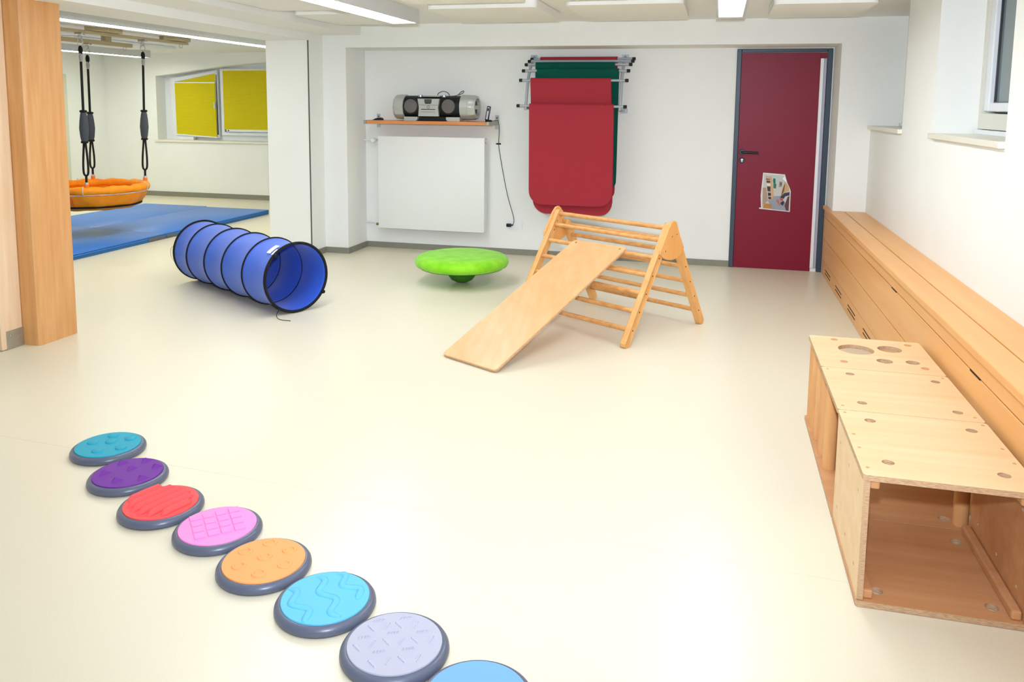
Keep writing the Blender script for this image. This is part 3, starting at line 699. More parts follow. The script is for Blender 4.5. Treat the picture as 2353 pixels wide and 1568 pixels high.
for k in range(6):
    o2 = -0.100+0.0385*k
    half = math.sqrt(max(0.126**2-o2**2, 0))-0.012
    b = nb(); rows_ = []; n = 18
    for i in range(n+1):
        s = -half+2*half*i/n; bow = 0.010*(1-(s/0.126)**2)
        fade = max(0.0, min(1, min(i, n-i)/2.0))
        c = Vector((cx, cy, 0))+e1*s+e2*(o2+bow)
        prof2 = [(-0.018, 0), (-0.010, 0.008), (-0.003, 0.019), (0.003, 0.019), (0.009, 0.008), (0.015, 0)]
        row = []
        for (a, hgt) in prof2:
            q = c+e2*(a*(0.35+0.65*fade)); rr = math.hypot(q.x-cx, q.y-cy)
            if rr > 0.1285: q = Vector((cx, cy, 0))+(q-Vector((cx, cy, 0)))*(0.1285/rr)
            row.append(b.verts.new((q.x, q.y, PZ-0.001+hgt*fade)))
        rows_.append(row)
    for A, B in zip(rows_, rows_[1:]):
        for j in range(5): b.faces.new((A[j], A[j+1], B[j+1], B[j]))
        b.faces.new((A[5], A[0], B[0], B[5]))
    b.faces.new(rows_[0]); b.faces.new(rows_[-1])
    part('ridge', b, m, pd, smooth=True, angle=None)
cx, cy = -1.641, 2.328
pd, m = disc(cx, cy, (255, 146, 208), 'pink tactile disc with a grid of raised squares')
g0 = Vector((-1.655, 2.218, 0)); ga = (Vector((-1.531, 2.332, 0))-g0)/3.86; gb_ = (Vector((-1.769, 2.345, 0))-g0)/3.9
for i in range(4):
    for j in range(4):
        o_ = g0+ga*i+gb_*j
        b = plate([(o_+ga*a+gb_*c).to_2d()[:] for a, c in ((0.03, 0.03), (0.83, 0.03), (0.83, 0.83), (0.03, 0.83))], PZ-0.001, PZ+0.005)
        part('square', b, m, pd)
cx, cy = -1.369, 2.178
pd, m = disc(cx, cy, (255, 164, 96), 'orange tactile disc with raised rings')
for (x, y) in [(-1.412, 2.278), (-1.329, 2.258), (-1.463, 2.213), (-1.385, 2.2), (-1.3, 2.177), (-1.435, 2.132), (-1.352, 2.112)]:
    part('ring', torus(0.0185, 0.0055, (x+0.01, y-0.008, PZ+0.0005), (0, 0, 1), 30, 8, flat=0.8), m, pd, smooth=True)
cx, cy = -1.085, 2.049
pd, m = disc(cx, cy, (100, 188, 224), 'light blue tactile disc with three wavy worms')
for (p, q, ph) in (((-1.212, 2.056), (-1.078, 1.935), 0.0), ((-1.160, 2.136), (-1.0, 1.972), 0.0), ((-1.108, 2.168), (-0.978, 2.075), 0.0)):
    p, q = Vector((*p, 0)), Vector((*q, 0)); d_ = q-p; L = d_.length; d_.normalize(); n_ = Vector((-d_.y, d_.x, 0))
    nw = 3.0 if L > 0.2 else 2.5
    pts_ = [p+d_*(L*i/40)+n_*(0.017*math.sin(2*PI*nw/2*i/40*1.35+ph))+Vector((0, 0, PZ-0.001)) for i in range(41)]
    part('worm', tube(pts_, [0.0125*min(1, 0.45+min(i, 40-i)*0.15) for i in range(41)], 10, flat=1.0), m, pd, smooth=True)
    for v in pd.children[-1].data.vertices: v.co.z = PZ-0.001+(v.co.z-(PZ-0.001))*0.55
cx, cy = -0.806, 1.912
pd, m = disc(cx, cy, (180, 180, 194), 'grey tactile disc with short serrated bars')
bars = [(-0.885, 1.985, 0), (-0.813, 2.016, 0), (-0.89, 1.949, 1), (-0.854, 1.968, 2), (-0.821, 1.983, 1), (-0.779, 1.994, 2), (-0.894, 1.907, 0), (-0.824, 1.946, 0), (-0.748, 1.972, 0), (-0.895, 1.863, 1), (-0.862, 1.886, 2), (-0.827, 1.906, 1), (-0.791, 1.919, 2), (-0.754, 1.933, 1), (-0.715, 1.944, 2), (-0.83, 1.863, 0), (-0.759, 1.895, 0), (-0.83, 1.815, 1), (-0.796, 1.833, 2), (-0.76, 1.851, 1), (-0.723, 1.864, 2)]
a_h = math.radians(25)
for (x, y, k) in bars:
    a = a_h+(0, -math.radians(60), math.radians(60))[k]
    d_ = Vector((math.cos(a), math.sin(a), 0)); n_ = Vector((-d_.y, d_.x, 0)); c = Vector((x, y, 0))
    b = nb(); rows_ = []
    for i in range(11):
        s = -0.021+0.042*i/10; hgt = 0.006 if i % 2 == 0 else 0.0025
        if i in (0, 10): hgt = 0.001
        rows_.append([b.verts.new(c+d_*s+n_*w_+Vector((0, 0, PZ-0.001+hh))) for (w_, hh) in ((-0.0055, 0), (-0.003, hgt), (0.003, hgt), (0.0055, 0))])
    for A, B in zip(rows_, rows_[1:]):
        for j in range(4): b.faces.new((A[j], A[(j+1) % 4], B[(j+1) % 4], B[j]))
    b.faces.new(rows_[0]); b.faces.new(rows_[-1])
    part('serrated_bar', b, m, pd)
pd, m = disc(-0.530, 1.775, (116, 168, 250), 'royal blue tactile disc cut off by the bottom of the picture')

# ------------------------------------------------------------------ gym mats in the second room
def gym_mat(x0, x1, y0, y1, label, velcro=()):
    t = empty('gym_mat', ((x0+x1)/2, (y0+y1)/2, 0), label, 'gym mat', 'blue gym mats under the swing')
    part('top_cover', box(x0, x1, y0, y1, 0.048, 0.062, 0.006, 2), MAT_BLUE, t, smooth=True, angle=40)
    part('side_cover', box(x0+0.002, x1-0.002, y0+0.002, y1-0.002, 0.001, 0.049, 0.004, 1), MAT_SIDE, t, label='darker blue side')
    part('piping', tube([(x0+0.004, y0+0.004, 0.036), (x1-0.001, y0+0.004, 0.036), (x1-0.001, y1-0.004, 0.036), (x0+0.004, y1-0.004, 0.036)], 0.004, 6, closed=True), MAT_BLUE, t, smooth=True)
    for (ya, yb) in velcro: part('velcro_strip', box(x1-0.003, x1+0.002, ya, yb, 0.006, 0.046), VELCRO, t, label='grey velcro strip')
XM = -5.868
gym_mat(XM-1.0, XM, 5.58, 7.585, 'nearest blue gym mat on the side of the tunnel', velcro=((7.30, 7.58),))
gym_mat(XM-1.0, XM, 7.59, 9.70, 'blue gym mat beyond the nearest one, next to the partition', velcro=((7.595, 7.76),))
gym_mat(XM-2.005, XM-1.005, 5.55, 7.66, 'blue gym mat right below the swing, mostly behind the post')
gym_mat(XM-2.005, XM-1.005, 7.665, 9.76, 'far blue gym mat near the yellow-blind window')

# ------------------------------------------------------------------ swing and its ceiling rails
def rail_beam(x, y0, y1, z0, z1, label, wd=0.07):
    t = empty('ceiling_rail', (x, (y0+y1)/2, z0), label, 'ceiling rail', 'wooden swing rails')
    part('beam', box(x-wd/2, x+wd/2, y0, y1, z0, z1, 0.004), RAILW, t)
    for k in range(4):
        y = y0+0.3+(y1-y0-0.7)*k/3
        part('spacer', box(x-0.03, x+0.03, y-0.05, y+0.05, z1-0.001, HC), RAILW, t)
    part('eye_ring', torus(0.022, 0.004, (x, y1-0.10, z0-0.02), (0, 1, 0), 20, 6), ALU, t, smooth=True)
    return t
XA, XB_, YA1, YA2 = -6.29, -6.97, 6.95, 7.87
ZA, ZB = 2.186, 2.150
rail_beam(XA-0.02, 5.0, 8.67, ZA, ZA+0.03, 'wooden ceiling rail carrying the front swing ropes')
rail_beam(XB_-0.02, 5.0, 8.53, ZB, ZB+0.045, 'wooden ceiling rail carrying the rear swing ropes')
for x, y in ((XA-0.02, 7.35), (XA-0.02, 8.50)):
    solo('mounting_board', plate([(x-0.01, y-0.30), (x+0.10, y-0.08), (x+0.10, y+0.12), (x-0.01, y+0.16)], 2.218, HC-0.002), RAILW, 'thin wooden board above the front swing rail, ' + ('nearer one' if y < 8 else 'farther one'), 'board', 'boards over the swing rail')
SC = Vector((-6.63, 7.41, 0)); KS = 0.90
t = empty('nest_swing', (SC.x, SC.y, 0.34), 'orange round nest swing hanging on black ropes', 'swing')
NSEG = 96
def wob(a, k): return 0.006*math.sin(9*a+k)+0.004*math.sin(17*a+2*k)
def slat(zx, zy): return 0.055*(zx*-0.2+zy*0.0)
def nest_ring(r, z, k, b):
    r = r*KS
    return [b.verts.new((SC.x+(r+wob(2*PI*i/NSEG, k))*math.cos(2*PI*i/NSEG), SC.y+(r+wob(2*PI*i/NSEG, k))*math.sin(2*PI*i/NSEG), z+0.4*wob(2*PI*i/NSEG, k+3))) for i in range(NSEG)]
b = nb(); pr = [(0.36, 0.345), (0.46, 0.350), (0.505, 0.372), (0.555, 0.44), (0.595, 0.505), (0.60, 0.53), (0.57, 0.535), (0.53, 0.47), (0.46, 0.41), (0.20, 0.40)]
R_ = [nest_ring(r, z, i*0.7, b) for i, (r, z) in enumerate(pr)]
for A, B in zip(R_, R_[1:]):
    for i in range(NSEG): b.faces.new((A[i], A[(i+1) % NSEG], B[(i+1) % NSEG], B[i]))
b.faces.new(R_[0]); b.faces.new(R_[-1])
part('basket', b, ORANGE_F, t, smooth=True, angle=None)
b = nb(); rr_ = []
for i in range(NSEG):
    a = 2*PI*i/NSEG; pr_ = 0.043+0.006*math.sin(11*a)+0.004*math.sin(23*a+1)
    c = Vector((math.cos(a), math.sin(a), 0))
    rr_.append([b.verts.new(Vector((SC.x, SC.y, 0.567))+c*(0.582*KS+pr_*math.cos(2*PI*k/12))+Vector((0, 0, pr_*math.sin(2*PI*k/12)))) for k in range(12)])
for i in range(NSEG):
    A, B = rr_[i], rr_[(i+1) % NSEG]
    for k in range(12): b.faces.new((A[k], A[(k+1) % 12], B[(k+1) % 12], B[k]))
part('padded_rim', b, ORANGE_F, t, smooth=True, angle=None)
part('piping', torus(0.606*KS+0.004, 0.005, SC+Vector((0, 0, 0.526)), (0, 0, 1), 80, 6), PIPE_GR, t, smooth=True, label='silver reflective piping')
part('belt', torus(0.520*KS+0.003, 0.012, SC+Vector((0, 0, 0.388)), (0, 0, 1), 80, 6), BLK_MATTE, t, smooth=True, label='black band')
for a0 in (-1.02, 0.35, 2.6):
    part('rim_seam', tube([Vector((SC.x, SC.y, 0.567))+Vector((math.cos(a0), math.sin(a0), 0))*(0.582*KS+0.050*math.cos(a))+Vector((0, 0, 0.050*math.sin(a))) for a in [(-1.2+2.6*i/12) for i in range(13)]], 0.004, 6), PIPE_GR, t, smooth=True)
# brighter orange patch on the camera side
b = nb(); g_ = []
for i in range(9):
    a = -1.62+0.0+0.46*i/8
    g_.append([b.verts.new((SC.x+(r*KS+0.014)*math.cos(a-0.06), SC.y+(r*KS+0.014)*math.sin(a-0.06), z)) for r, z in ((0.512, 0.40), (0.558, 0.44), (0.598, 0.505))]+[b.verts.new((SC.x+(r*KS+0.004)*math.cos(a-0.06), SC.y+(r*KS+0.004)*math.sin(a-0.06), z)) for r, z in ((0.598, 0.505), (0.558, 0.44), (0.512, 0.40))])
for A, B in zip(g_, g_[1:]):
    for k in range(6): b.faces.new((A[k], A[(k+1) % 6], B[(k+1) % 6], B[k]))
b.faces.new(g_[0]); b.faces.new(g_[-1])
part('patch', b, ORANGE_P, t, smooth=True, label='bright orange patch')
for (x, y, ZR, rp, zo) in ((XA, YA1, ZA, (-6.33, 6.98), 0.0), (XA, YA2, ZA, (-6.30, 7.83), 0.0), (XB_, 7.80, ZB, (-6.98, 7.80), -0.03), (XB_, 6.93, ZB, (-6.97, 7.01), -0.03)):
    rp = Vector((*rp, 0)); rz = 0.62
    bot = Vector((rp.x, rp.y, rz+0.04))
    # hanger plate and carabiner
    part('hanger', box(x-0.05, x+0.05, y-0.022, y+0.022, ZR-0.022, ZR-0.001, 0.004), CHROME, t)
    part('shackle', torus(0.022, 0.0055, (x, y, ZR-0.042), (1, 0, 0), 20, 6), CHROME, t, smooth=True)
    part('carabiner', tube([(x+0.030*math.sin(a)*1.0, y, ZR-0.098+0.052*math.cos(a)) for a in [2*PI*i/20 for i in range(20)]], 0.0045, 6, closed=True), CHROME, t, smooth=True)
    ztop = ZR-0.140
    lp = [(x+0.014*math.sin(a), y, ztop-0.035+0.036*math.cos(a)) for a in [2*PI*i/16 for i in range(16)]]
    rp1 = part('rope_loop', tube(lp, 0.011, 8, closed=True), ROPE, t, smooth=True)
    part('thimble', tube([(x, y, ztop-0.065), (x, y, ztop-0.10), (x, y, ztop-0.15)], [0.012, 0.020, 0.013], 10), GREY_T, t, smooth=True, label='grey splice sleeve')
    zs1, zs0 = 1.40, 1.08
    def at_z(z): f = (ztop-z)/(ztop-(rz+0.04)); return Vector((x+(bot.x-x)*f, y+(bot.y-y)*f, z))
    part('rope', tube([at_z(ztop-0.14), at_z(zs1+zo)], 0.0125, 8), ROPE, t, smooth=True)
    part('adjuster_sleeve', tube([at_z(z+zo) for z in (1.385, 1.36, 1.30, 1.22, 1.13, 1.09)], [0.026, 0.032, 0.040, 0.046, 0.038, 0.030], 12), SLEEVE, t, smooth=True, label='grey fabric sleeve')
    for z in (1.395, 1.080): part('sleeve_band', torus(0.024, 0.013, at_z(z+zo), (0, 0, 1), 20, 8), BLK_MATTE, t, smooth=True)
    for sgn in (-1, 1):
        q0, q1, q2 = at_z(1.075+zo), at_z(0.88), at_z(0.74)
        part('rope_strand', tube(smooth_path([q0+Vector((sgn*0.010, 0, 0)), q1+Vector((sgn*0.028, 0, 0)), q2+Vector((sgn*0.027, 0, 0.02)), q2+Vector((0, 0, -0.012))], 6), 0.0105, 8), ROPE, t, smooth=True)
    part('rope_end', tube([at_z(0.735), bot], 0.0115, 8), ROPE, t, smooth=True)
    part('clasp', cyl((rp.x, rp.y, rz+0.015), (rp.x, rp.y, rz+0.042), 0.020, seg=14, bev=0.003), ALU, t, smooth=True)
    part('rope_strap', tube([(rp.x, rp.y, 0.575), (rp.x, rp.y, rz+0.02)], 0.024, 10), ORANGE_P, t, smooth=True)

# ------------------------------------------------------------------ radiator
RX0_, RX1_, RZ0, RZ1, RYF = -3.37, -2.235, 0.228, 1.176, 7.656
t = empty('radiator', ((RX0_+RX1_)/2, YB-0.1, RZ0), 'large flat white panel radiator below the shelf', 'radiator')
part('front_panel', box(RX0_, RX1_, RYF, RYF+0.012, RZ0, RZ1, 0.005, 2), WHITE_MT, t, smooth=True, angle=40)
part('side_cover', box(RX1_-0.008, RX1_-0.001, RYF+0.012, YB-0.05, RZ0+0.003, RZ1-0.003, 0.002), WHITE_MT, t)
part('side_cover', box(RX0_+0.001, RX0_+0.008, RYF+0.012, YB-0.05, RZ0+0.003, RZ1-0.003, 0.002), WHITE_MT, t)
part('rear_panel', box(RX0_+0.01, RX1_-0.01, YB-0.056, YB-0.046, RZ0+0.01, RZ1-0.01, 0.002), WHITE_MT, t)
for k in range(18):
    x = RX0_+0.03+k*0.0625
    part('grille_bar', box(x, x+0.045, RYF+0.016, YB-0.058, RZ1-0.012, RZ1-0.006), WHITE_MT, t)
part('wall_bracket', box(-3.1, -3.06, YB-0.048, YB-0.0005, 0.4, 1.0), WHITE_MT, t); part('wall_bracket', box(-2.55, -2.51, YB-0.048, YB-0.0005, 0.4, 1.0), WHITE_MT, t)
part('air_vent', cyl((RX1_-0.0, RYF+0.03, RZ1-0.05), (RX1_+0.012, RYF+0.03, RZ1-0.05), 0.008, seg=12), CHROME, t, smooth=True)
v = part('thermostat', tube(smooth_path([(RX0_+0.004, 7.72, 1.13), (RX0_-0.03, 7.72, 1.13), (RX0_-0.055, 7.72, 1.13)], 4), 0.013, 12), CHROME, t, smooth=True, label='chrome valve')
part('valve_head', lathe([(0, 0), (0.024, 0.002), (0.026, 0.05), (0.020, 0.058), (0, 0.058)], 18, (RX0_-0.062, 7.72, 1.13), (Vector((1, 0, 0)), Vector((0, 0, 1)), Vector((0, -1, 0)))), WHITE, v, smooth=True)
part('supply_pipe', tube(smooth_path([(RX0_-0.06, 7.725, 1.13), (RX0_-0.10, 7.74, 1.13), (XC+0.02, 7.765, 1.128), (XC+0.002, 7.77, 1.128)], 5), 0.009, 10), WHITE, t, smooth=True)
v = part('return_valve', tube([(RX0_+0.004, 7.72, 0.262), (RX0_-0.05, 7.72, 0.258)], 0.013, 12), mat('brass_valve', (150, 140, 96), rough=0.4, metal=0.5), t, smooth=True, label='brass return valve')
part('return_pipe', tube(smooth_path([(RX0_-0.045, 7.72, 0.258), (RX0_-0.08, 7.74, 0.27), (XC+0.02, 7.765, 0.272), (XC+0.002, 7.77, 0.272)], 5), 0.009, 10), WHITE, t, smooth=True)

# ------------------------------------------------------------------ wall shelf and things on it
SX0, SX1, SY, SZ0, SZ1 = -3.435, -2.135, 7.465, 1.305, 1.337
t = empty('wall_shelf', ((SX0+SX1)/2, YB-0.15, SZ0), 'beech wall shelf with metal end brackets above the radiator', 'shelf')
part('board', box(SX0+0.03, SX1-0.03, SY, YB-0.004, SZ0, SZ1, 0.002), SHELFW, t)
part('end_bracket', box(SX0, SX0+0.028, SY-0.004, YB-0.004, SZ0-0.002, SZ1+0.002, 0.002), STEEL, t)
part('end_bracket', box(SX1-0.028, SX1, SY-0.004, YB-0.004, SZ0-0.002, SZ1+0.002, 0.002), STEEL, t)
for x in (SX0+0.014, SX1-0.014):
    pl_ = part('wall_plate', box(x-0.02, x+0.02, YB-0.004, YB-0.0005, SZ0-0.045, SZ1+0.062, 0.001), ALU, t)
    part('screw', lathe([(0, 0), (0.007, 0), (0, 0.002)], 10, (x, YB-0.004, SZ1+0.035), (Vector((1, 0, 0)), Vector((0, 0, 1)), Vector((0, -1, 0)))), DKSLOT, pl_)
# boombox
BXC, BYC, BZ0 = -2.735, 7.60, SZ1+0.001
BXL, BXR = -3.135, -2.29
t = empty('boombox', (BXC, BYC, BZ0), 'black and silver boombox with round speakers on the wall shelf', 'boombox')
RB_ = 0.122; ZC = BZ0+0.015+RB_
def xlathe(prof, seg, x, y=None, z=None, sg=1): return lathe(prof, seg, (x, BYC if y is None else y, ZC if z is None else z), (Vector((0, 1, 0)), Vector((0, 0, 1)), Vector((sg, 0, 0))))
part('body', xlathe([(0, 0), (RB_-0.012, 0), (RB_-0.012, 0.59), (0, 0.59)], 40, BXC-0.295), mat('boombox_black', (14, 17, 16), rough=0.5), t, smooth=True)
for sg, xe in ((-1, BXL), (1, BXR)):
    Lb = abs(xe-(BXC+sg*0.29))
    b = xlathe([(RB_-0.012, 0.0), (RB_, 0.004), (RB_, Lb*0.50), (RB_-0.003, Lb*0.52), (RB_-0.003, Lb*0.80), (RB_-0.014, Lb), (RB_-0.034, Lb), (RB_-0.040, Lb-0.03)], 48, BXC+sg*0.29, sg=sg)
    # scalloped outer ring
    for v in b.verts:
        dx = abs(v.co.x-(BXC+sg*0.29))
        if dx > Lb*0.5:
            a = math.atan2(v.co.z-ZC, v.co.y-BYC); k = 1+0.030*math.cos(10*a)
            v.co.y = BYC+(v.co.y-BYC)*k; v.co.z = ZC+(v.co.z-ZC)*k
    e = part('end_ring', b, SILVER, t, smooth=True, angle=24, label='silver scalloped end ring')
    part('woofer', xlathe([(0, 0), (RB_-0.038, 0.002), (RB_-0.038, 0.006), (0.03, -0.012), (0, -0.004)], 32, xe-sg*0.035, sg=sg), mat('woofer_blue_%d' % (sg+1), (60, 72, 104), rough=0.4), t, smooth=True)
    part('woofer_bar', box(min(xe-sg*0.022, xe-sg*0.008), max(xe-sg*0.022, xe-sg*0.008), BYC-RB_+0.044, BYC+RB_-0.044, ZC-0.020, ZC+0.020, 0.004), SILVER, e)
YFb = BYC-RB_
FYA = (Vector((1, 0, 0)), Vector((0, 0, 1)), Vector((0, -1, 0)))
for x in (-2.945, -2.556):
    sp = part('speaker', lathe([(0.0, 0.0), (0.080, 0.0), (0.081, 0.012), (0.074, 0.016), (0.069, 0.010), (0, 0.010)], 40, (x, YFb+0.022, ZC+0.008), FYA), BLACK, t, smooth=True)
    part('speaker_grille', lathe([(0, 0.018), (0.04, 0.0165), (0.068, 0.011), (0.068, 0.008), (0, 0.008)], 40, (x, YFb+0.022, ZC+0.008), FYA), MESHGR, sp, smooth=True, label='grey speaker mesh')
hour = [(-0.105, -0.085), (0.105, -0.085), (0.098, 0.0), (0.112, 0.085), (-0.112, 0.085), (-0.098, 0.0)]
cp = part('control_panel', plate([(a, c) for a, c in hour], 0, 0.03), SILVER, t, M=basis((-2.752, YFb+0.02, ZC-0.005), (1, 0, 0), (0, 0, 1), (0, -1, 0)), label='silver control panel')
CPM = basis((-2.752, YFb-0.0101, ZC-0.005), (1, 0, 0), (0, 0, 1), (0, -1, 0))
part('display', plate([(-0.038, 0.045), (0.032, 0.045), (0.036, 0.08), (-0.042, 0.08)], 0, 0.002), DISPLAY, cp, M=CPM)
part('display_foot', plate([(-0.03, 0.036), (0.024, 0.036), (0.03, 0.045), (-0.036, 0.045)], 0, 0.003), BLACK, cp, M=CPM)
for i in range(3):
    for j in range(2):
        for sg in (-1, 1):
            x = sg*0.062+(0.013*i-0.013)*1.0-0.003; z = 0.066-0.018*j
            part('button', plate(rrect(x-0.0045, x+0.0045, z-0.005, z+0.005, 0.002, 2), 0, 0.003), ALU, cp, M=CPM)
part('seam', plate([(-0.100, 0.022), (0.100, 0.022), (0.100, 0.0245), (-0.100, 0.0245)], 0, 0.0012), DISPLAY, cp, M=CPM)
part('power_button', torus(0.013, 0.002, (-2.752, YFb-0.011, ZC-0.001), (0, 1, 0), 20, 6), DISPLAY, cp, smooth=True)
part('tape_slot', plate([(-0.075, -0.022), (0.072, -0.022), (0.072, -0.015), (-0.075, -0.015)], 0, 0.0015), BLACK, cp, M=CPM)
part('lower_seam', plate([(-0.075, -0.046), (0.072, -0.046), (0.072, -0.043), (-0.075, -0.043)], 0, 0.0012), DISPLAY, cp, M=CPM)
for (xa, xb, sl) in ((-3.015, -2.875, 1), (-2.58, -2.44, -1)):
    ft = [(xa, 0.0), (xb-(0.016 if sl > 0 else 0), 0.0), (xb, 0.018 if sl > 0 else 0.040), (xb, 0.040), (xa, 0.040)] if sl > 0 else [(xa+0.016, 0.0), (xb, 0.0), (xb, 0.040), (xa, 0.040), (xa, 0.018)]
    part('foot', plate(ft, 0, 0.10), SILVER, t, M=basis((0, YFb+0.115, BZ0), (1, 0, 0), (0, 0, 1), (0, -1, 0)))
part('underside', box(BXC-0.2, BXC+0.2, BYC-0.07, BYC+0.07, BZ0+0.002, BZ0+0.04), BLACK, t)
part('top_plate', box(-2.83, -2.655, BYC-0.075, BYC-0.015, ZC+0.098, ZC+0.113, 0.004), SILVER, t)
for x in (-2.865, -2.62):
    part('knob', cyl((x, BYC-0.045, ZC+0.095), (x, BYC-0.045, ZC+0.118), 0.022, seg=20, bev=0.003), ALU, t, smooth=True)
part('cable', tube(smooth_path([(-2.70, BYC-0.01, ZC+0.105), (-2.69, BYC-0.01, ZC+0.135), (-2.64, BYC-0.01, ZC+0.155), (-2.59, BYC-0.01, ZC+0.138), (-2.575, BYC-0.01, ZC+0.105)], 6), 0.0032, 6), BLACK, t, smooth=True)
part('cable', tube(smooth_path([(-2.56, BYC-0.01, ZC+0.108), (-2.50, BYC-0.01, ZC+0.115), (-2.455, BYC-0.01, ZC+0.150), (-2.43, BYC-0.01, ZC+0.158), (-2.435, BYC-0.01, ZC+0.142), (-2.48, BYC-0.01, ZC+0.118)], 6), 0.0032, 6), BLACK, t, smooth=True)
# cordless phone in its cradle
px_, py_ = -2.185, 7.60
t = empty('cordless_phone', (px_, py_, SZ1+0.001), 'black and silver cordless phone upright in its cradle on the shelf', 'phone')
part('cradle', lathe([(0, 0), (0.034, 0), (0.036, 0.006), (0.030, 0.016), (0.012, 0.020), (0, 0.020)], 24, (px_+0.008, py_, SZ1+0.001)), BLACK, t, smooth=True)
hm = Matrix.Translation((px_-0.012, py_, SZ1+0.012)) @ Matrix.Rotation(math.radians(10), 4, 'Y')
hs = part('handset', box(-0.019, 0.019, -0.012, 0.010, 0.0, 0.142, 0.007, 2), BLACK, t, M=hm, smooth=True)
part('front_shell', box(-0.010, 0.010, -0.0155, -0.011, 0.012, 0.132, 0.002), ALU, hs, M=hm)
part('screen', box(-0.007, 0.007, -0.017, -0.015, 0.095, 0.122), BLACK, hs, M=hm)
# small black gadget at the left end of the shelf
b = nb(); xs_ = [-3.385, -3.36, -3.33, -3.30, -3.285]; hs_ = [0.004, 0.016, 0.024, 0.026, 0.018]; rows_ = []
for x, h_ in zip(xs_, hs_):
    rows_.append([b.verts.new((x, 7.57, SZ1+0.001)), b.verts.new((x, 7.575, SZ1+0.001+h_)), b.verts.new((x, 7.61, SZ1+0.001+h_)), b.verts.new((x, 7.62, SZ1+0.001))])
for A, B in zip(rows_, rows_[1:]):
    for j in range(4): b.faces.new((A[j], A[(j+1) % 4], B[(j+1) % 4], B[j]))
b.faces.new(rows_[0]); b.faces.new(rows_[-1])
solo('remote_control', b, BLACK, 'small black wedge shaped device at the left end of the shelf', 'device')
# cable from phone to socket
t = empty('power_cable', (-2.0, YB-0.01, 0.3), 'thin dark cable running from the shelf down to the wall socket', 'cable')
part('cord', tube(smooth_path([(-2.165, 7.63, SZ1+0.006), (-2.126, 7.70, SZ1+0.012), (-2.122, 7.75, SZ1+0.008), (-2.122, YB-0.012, 1.26), (-2.128, YB-0.012, 1.118), (-2.112, YB-0.012, 1.0), (-2.06, YB-0.012, 0.728), (-2.02, YB-0.012, 0.56), (-1.968, YB-0.012, 0.385), (-1.965, YB-0.02, 0.32), (-1.985, YB-0.03, 0.305)], 7), 0.0032, 6), CORD, t, smooth=True)
part('cable_clip', box(-2.155, -2.105, YB-0.016, YB-0.004, 1.108, 1.122, 0.003), BLACK, t)
# double socket
t = empty('wall_socket', (-1.96, YB, 0.3), 'white double wall socket with a black plug in it', 'socket')
part('cover', plate(rrect(-2.05, -1.876, 0.258, 0.342, 0.006, 3), 0, 0.010), SOCK, t, M=XZ(YB-0.0003))
for x in (-2.005, -1.921):
    s = part('insert', lathe([(0.030, 0.0), (0.030, 0.003), (0.023, 0.003), (0.022, -0.002), (0, -0.002)], 28, (x, YB-0.0104, 0.302), FYA), SOCK, t, smooth=True, angle=30)
    for dx in (-0.0095, 0.0095): part('pin_hole', lathe([(0, 0), (0.0028, 0), (0, 0.0006)], 8, (x+dx, YB-0.0088, 0.302), FYA), BLACK, s)
t = empty('plug', (-2.005, YB-0.03, 0.29), 'black plug in the left socket of the pair', 'plug')
part('body', box(-2.035, -1.985, YB-0.045, YB-0.0145, 0.285, 0.318, 0.006, 2), BLACK, t, smooth=True)
part('strain_relief', cyl((-1.985, YB-0.03, 0.303), (-1.965, YB-0.03, 0.303), 0.007, 0.004, seg=10), BLACK, t, smooth=True)

# ------------------------------------------------------------------ mat rack with hanging mats
t = empty('mat_rack', (-1.33, YB-0.2, 1.44), 'grey metal wall rack with black capped bars holding exercise mats', 'rack')
tubes_ = [(-1.815, -0.791, 7.768, 1.946), (-1.834, -0.797, 7.762, 1.925), (-1.858, -0.824, 7.75, 1.890), (-1.862, -0.824, 7.665, 1.829), (-1.870, -0.832, 7.595, 1.738), (-1.866, -0.826, 7.47, 1.496)]
# bars 2+ step out from the wall
tubes_ = [(-1.80, -0.785, 7.745, 1.945), (-1.815, -0.790, 7.700, 1.922), (-1.835, -0.805, 7.655, 1.888), (-1.850, -0.818, 7.605, 1.828), (-1.862, -0.825, 7.545, 1.737), (-1.866, -0.826, 7.470, 1.496)]
for (xa, xb, y, z) in tubes_:
    br = part('bar', cyl((xa+0.03, y, z), (xb-0.03, y, z), 0.0125, seg=14), TUBE_GR, t, smooth=True)
    for x0, x1 in ((xa, xa+0.032), (xb-0.032, xb)):
        part('end_cap', cyl((x0, y, z), (x1, y, z), 0.0155, seg=14, bev=0.003), BLACK, br, smooth=True)
for x in (-1.778, -0.888):
    path = smooth_path([(x, YB-0.012, 1.962), (x, 7.735, 1.928)]+[(x, y, z-0.018) for (_, _, y, z) in tubes_[1:]]+[(x, 7.468, 1.474)], 5)
    part('curved_arm', tube(path, 0.014, 10, flat=1.0), TUBE_GR, t, smooth=True, label='curved grey arm')
    part('strut', tube([(x, 7.47, 1.482), (x, YB-0.006, 1.458)], 0.011, 8), TUBE_GR, t, smooth=True)
    for z0, z1 in ((1.945, 1.99), (1.432, 1.478)):
        pl_ = part('wall_plate', plate(rrect(x-0.034, x+0.034, z0, z1, 0.008, 3, (1, 1, 1, 1)), 0, 0.004), TUBE_GR, t, M=XZ(YB-0.0005))
        part('screw', lathe([(0, 0), (0.008, 0), (0, 0.003)], 10, (x, YB-0.0046, (z0+z1)/2+0.004), FYA), CHROME, pl_)
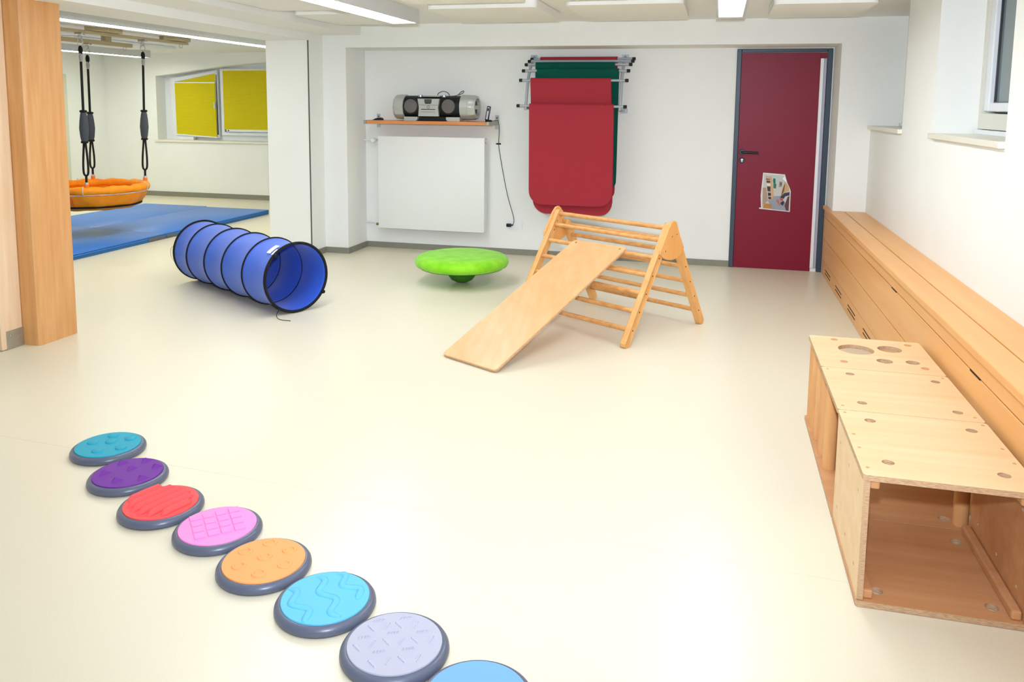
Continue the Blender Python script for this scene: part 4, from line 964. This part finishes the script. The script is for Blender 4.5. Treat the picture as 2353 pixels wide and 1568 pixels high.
def hung_mat(xa, xb, bar, z_front, z_back, m, label, th=0.008, radius=0.085, skew=0.0, spread=0.002):
    """a mat folded over a bar: both halves hang down with rounded bottom corners"""
    y, z = tubes_[bar][2], tubes_[bar][3]
    R = 0.0145+th/2
    # arc length profile: front bottom -> over the bar -> back bottom
    prof = []
    nF = 14
    for i in range(nF): 
        f = i/(nF-1); zz_ = z_front+(z-z_front)*f
        prof.append((y-R-spread*(1-f)*0.4, zz_))
    for i in range(1, 8):
        a = PI-PI*i/8; prof.append((y+R*math.cos(a), z+R*math.sin(a)))
    for i in range(nF):
        f = i/(nF-1); zz_ = z+(z_back-z)*f
        prof.append((y+R+spread*f*0.3, zz_))
    # width per profile row (rounded corners)
    def inset(zv, zend):
        d_ = zv-zend
        if d_ >= radius: return 0.0
        return radius-math.sqrt(max(radius*radius-(radius-d_)**2, 0))
    # refine the ends
    rows_p = []
    for k in range(8): rows_p.append((prof[0][0], z_front+radius*(1-math.cos(PI/2*k/8))))
    rows_p += [p for p in prof[1:nF] if p[1] > z_front+radius] + prof[nF:nF+7]
    rows_p += [p for p in prof[nF+7:-1] if p[1] > z_back+radius]
    for k in range(7, -1, -1): rows_p.append((prof[-1][0], z_back+radius*(1-math.cos(PI/2*k/8))))
    b = nb(); rows_ = []; half = len(rows_p)//2
    for i, (yy, zv) in enumerate(rows_p):
        ins = inset(zv, z_front if i < half else z_back)
        a = rows_p[max(i-1, 0)]; c = rows_p[min(i+1, len(rows_p)-1)]
        tv = Vector((0, c[0]-a[0], c[1]-a[1])).normalized(); nv = Vector((0, tv.z, -tv.y))*(th/2)
        sk = skew*(z-zv)
        x0, x1 = xa+ins+sk, xb-ins+sk
        rows_.append([b.verts.new(Vector((x0, yy, zv))+nv), b.verts.new(Vector((x1, yy, zv))+nv), b.verts.new(Vector((x1, yy, zv))-nv), b.verts.new(Vector((x0, yy, zv))-nv)])
    for A, B in zip(rows_, rows_[1:]):
        for j in range(4): b.faces.new((A[j], A[(j+1) % 4], B[(j+1) % 4], B[j]))
    b.faces.new(rows_[0]); b.faces.new(rows_[-1])
    return solo('exercise_mat', b, m, label, 'exercise mat', 'exercise mats on the wall rack', smooth=True, angle=50)
hung_mat(-1.70, -0.955, 0, 0.62, 0.60, RED_M, 'rearmost dark red exercise mat, a thin strip at the top bar', th=0.007)
hung_mat(-1.725, -0.965, 2, 0.47, 0.455, GREEN_M, 'dark green exercise mat on the third bar, rearmost of the green ones', radius=0.13)
hung_mat(-1.70, -0.922, 3, 0.73, 0.70, GREEN_M, 'front dark green exercise mat showing on the right of the red ones', skew=-0.004, radius=0.10)
hung_mat(-1.748, -0.985, 4, 0.47, 0.49, RED_M, 'red exercise mat behind the front one, hanging lower', skew=0.034, radius=0.13)
hung_mat(-1.740, -0.945, 5, 0.565, 0.60, RED_M, 'front red exercise mat with rounded lower corners', radius=0.13, skew=0.008)
# faint weld seam across the linoleum
sd = Vector((0.451+2.661, 2.602-2.781, 0)).normalized(); sn_ = Vector((-sd.y, sd.x, 0))*0.0016
p0_, p1_ = Vector((0.451, 2.602, 0))-sd*4.2, Vector((0.451, 2.602, 0))+sd*0.5
b = nb(); q_ = [p0_-sn_, p1_-sn_, p1_+sn_, p0_+sn_]
lo = [b.verts.new((v.x, v.y, -0.001)) for v in q_]; hi = [b.verts.new((v.x, v.y, 0.0003)) for v in q_]
b.faces.new(lo); b.faces.new(hi)
for k in range(4): b.faces.new((lo[k], lo[(k+1) % 4], hi[(k+1) % 4], hi[k]))
struct('trim_2', b, mat('weld_seam', (222, 212, 186), rough=0.5), 'faint weld seam across the linoleum near the discs', 'seam')
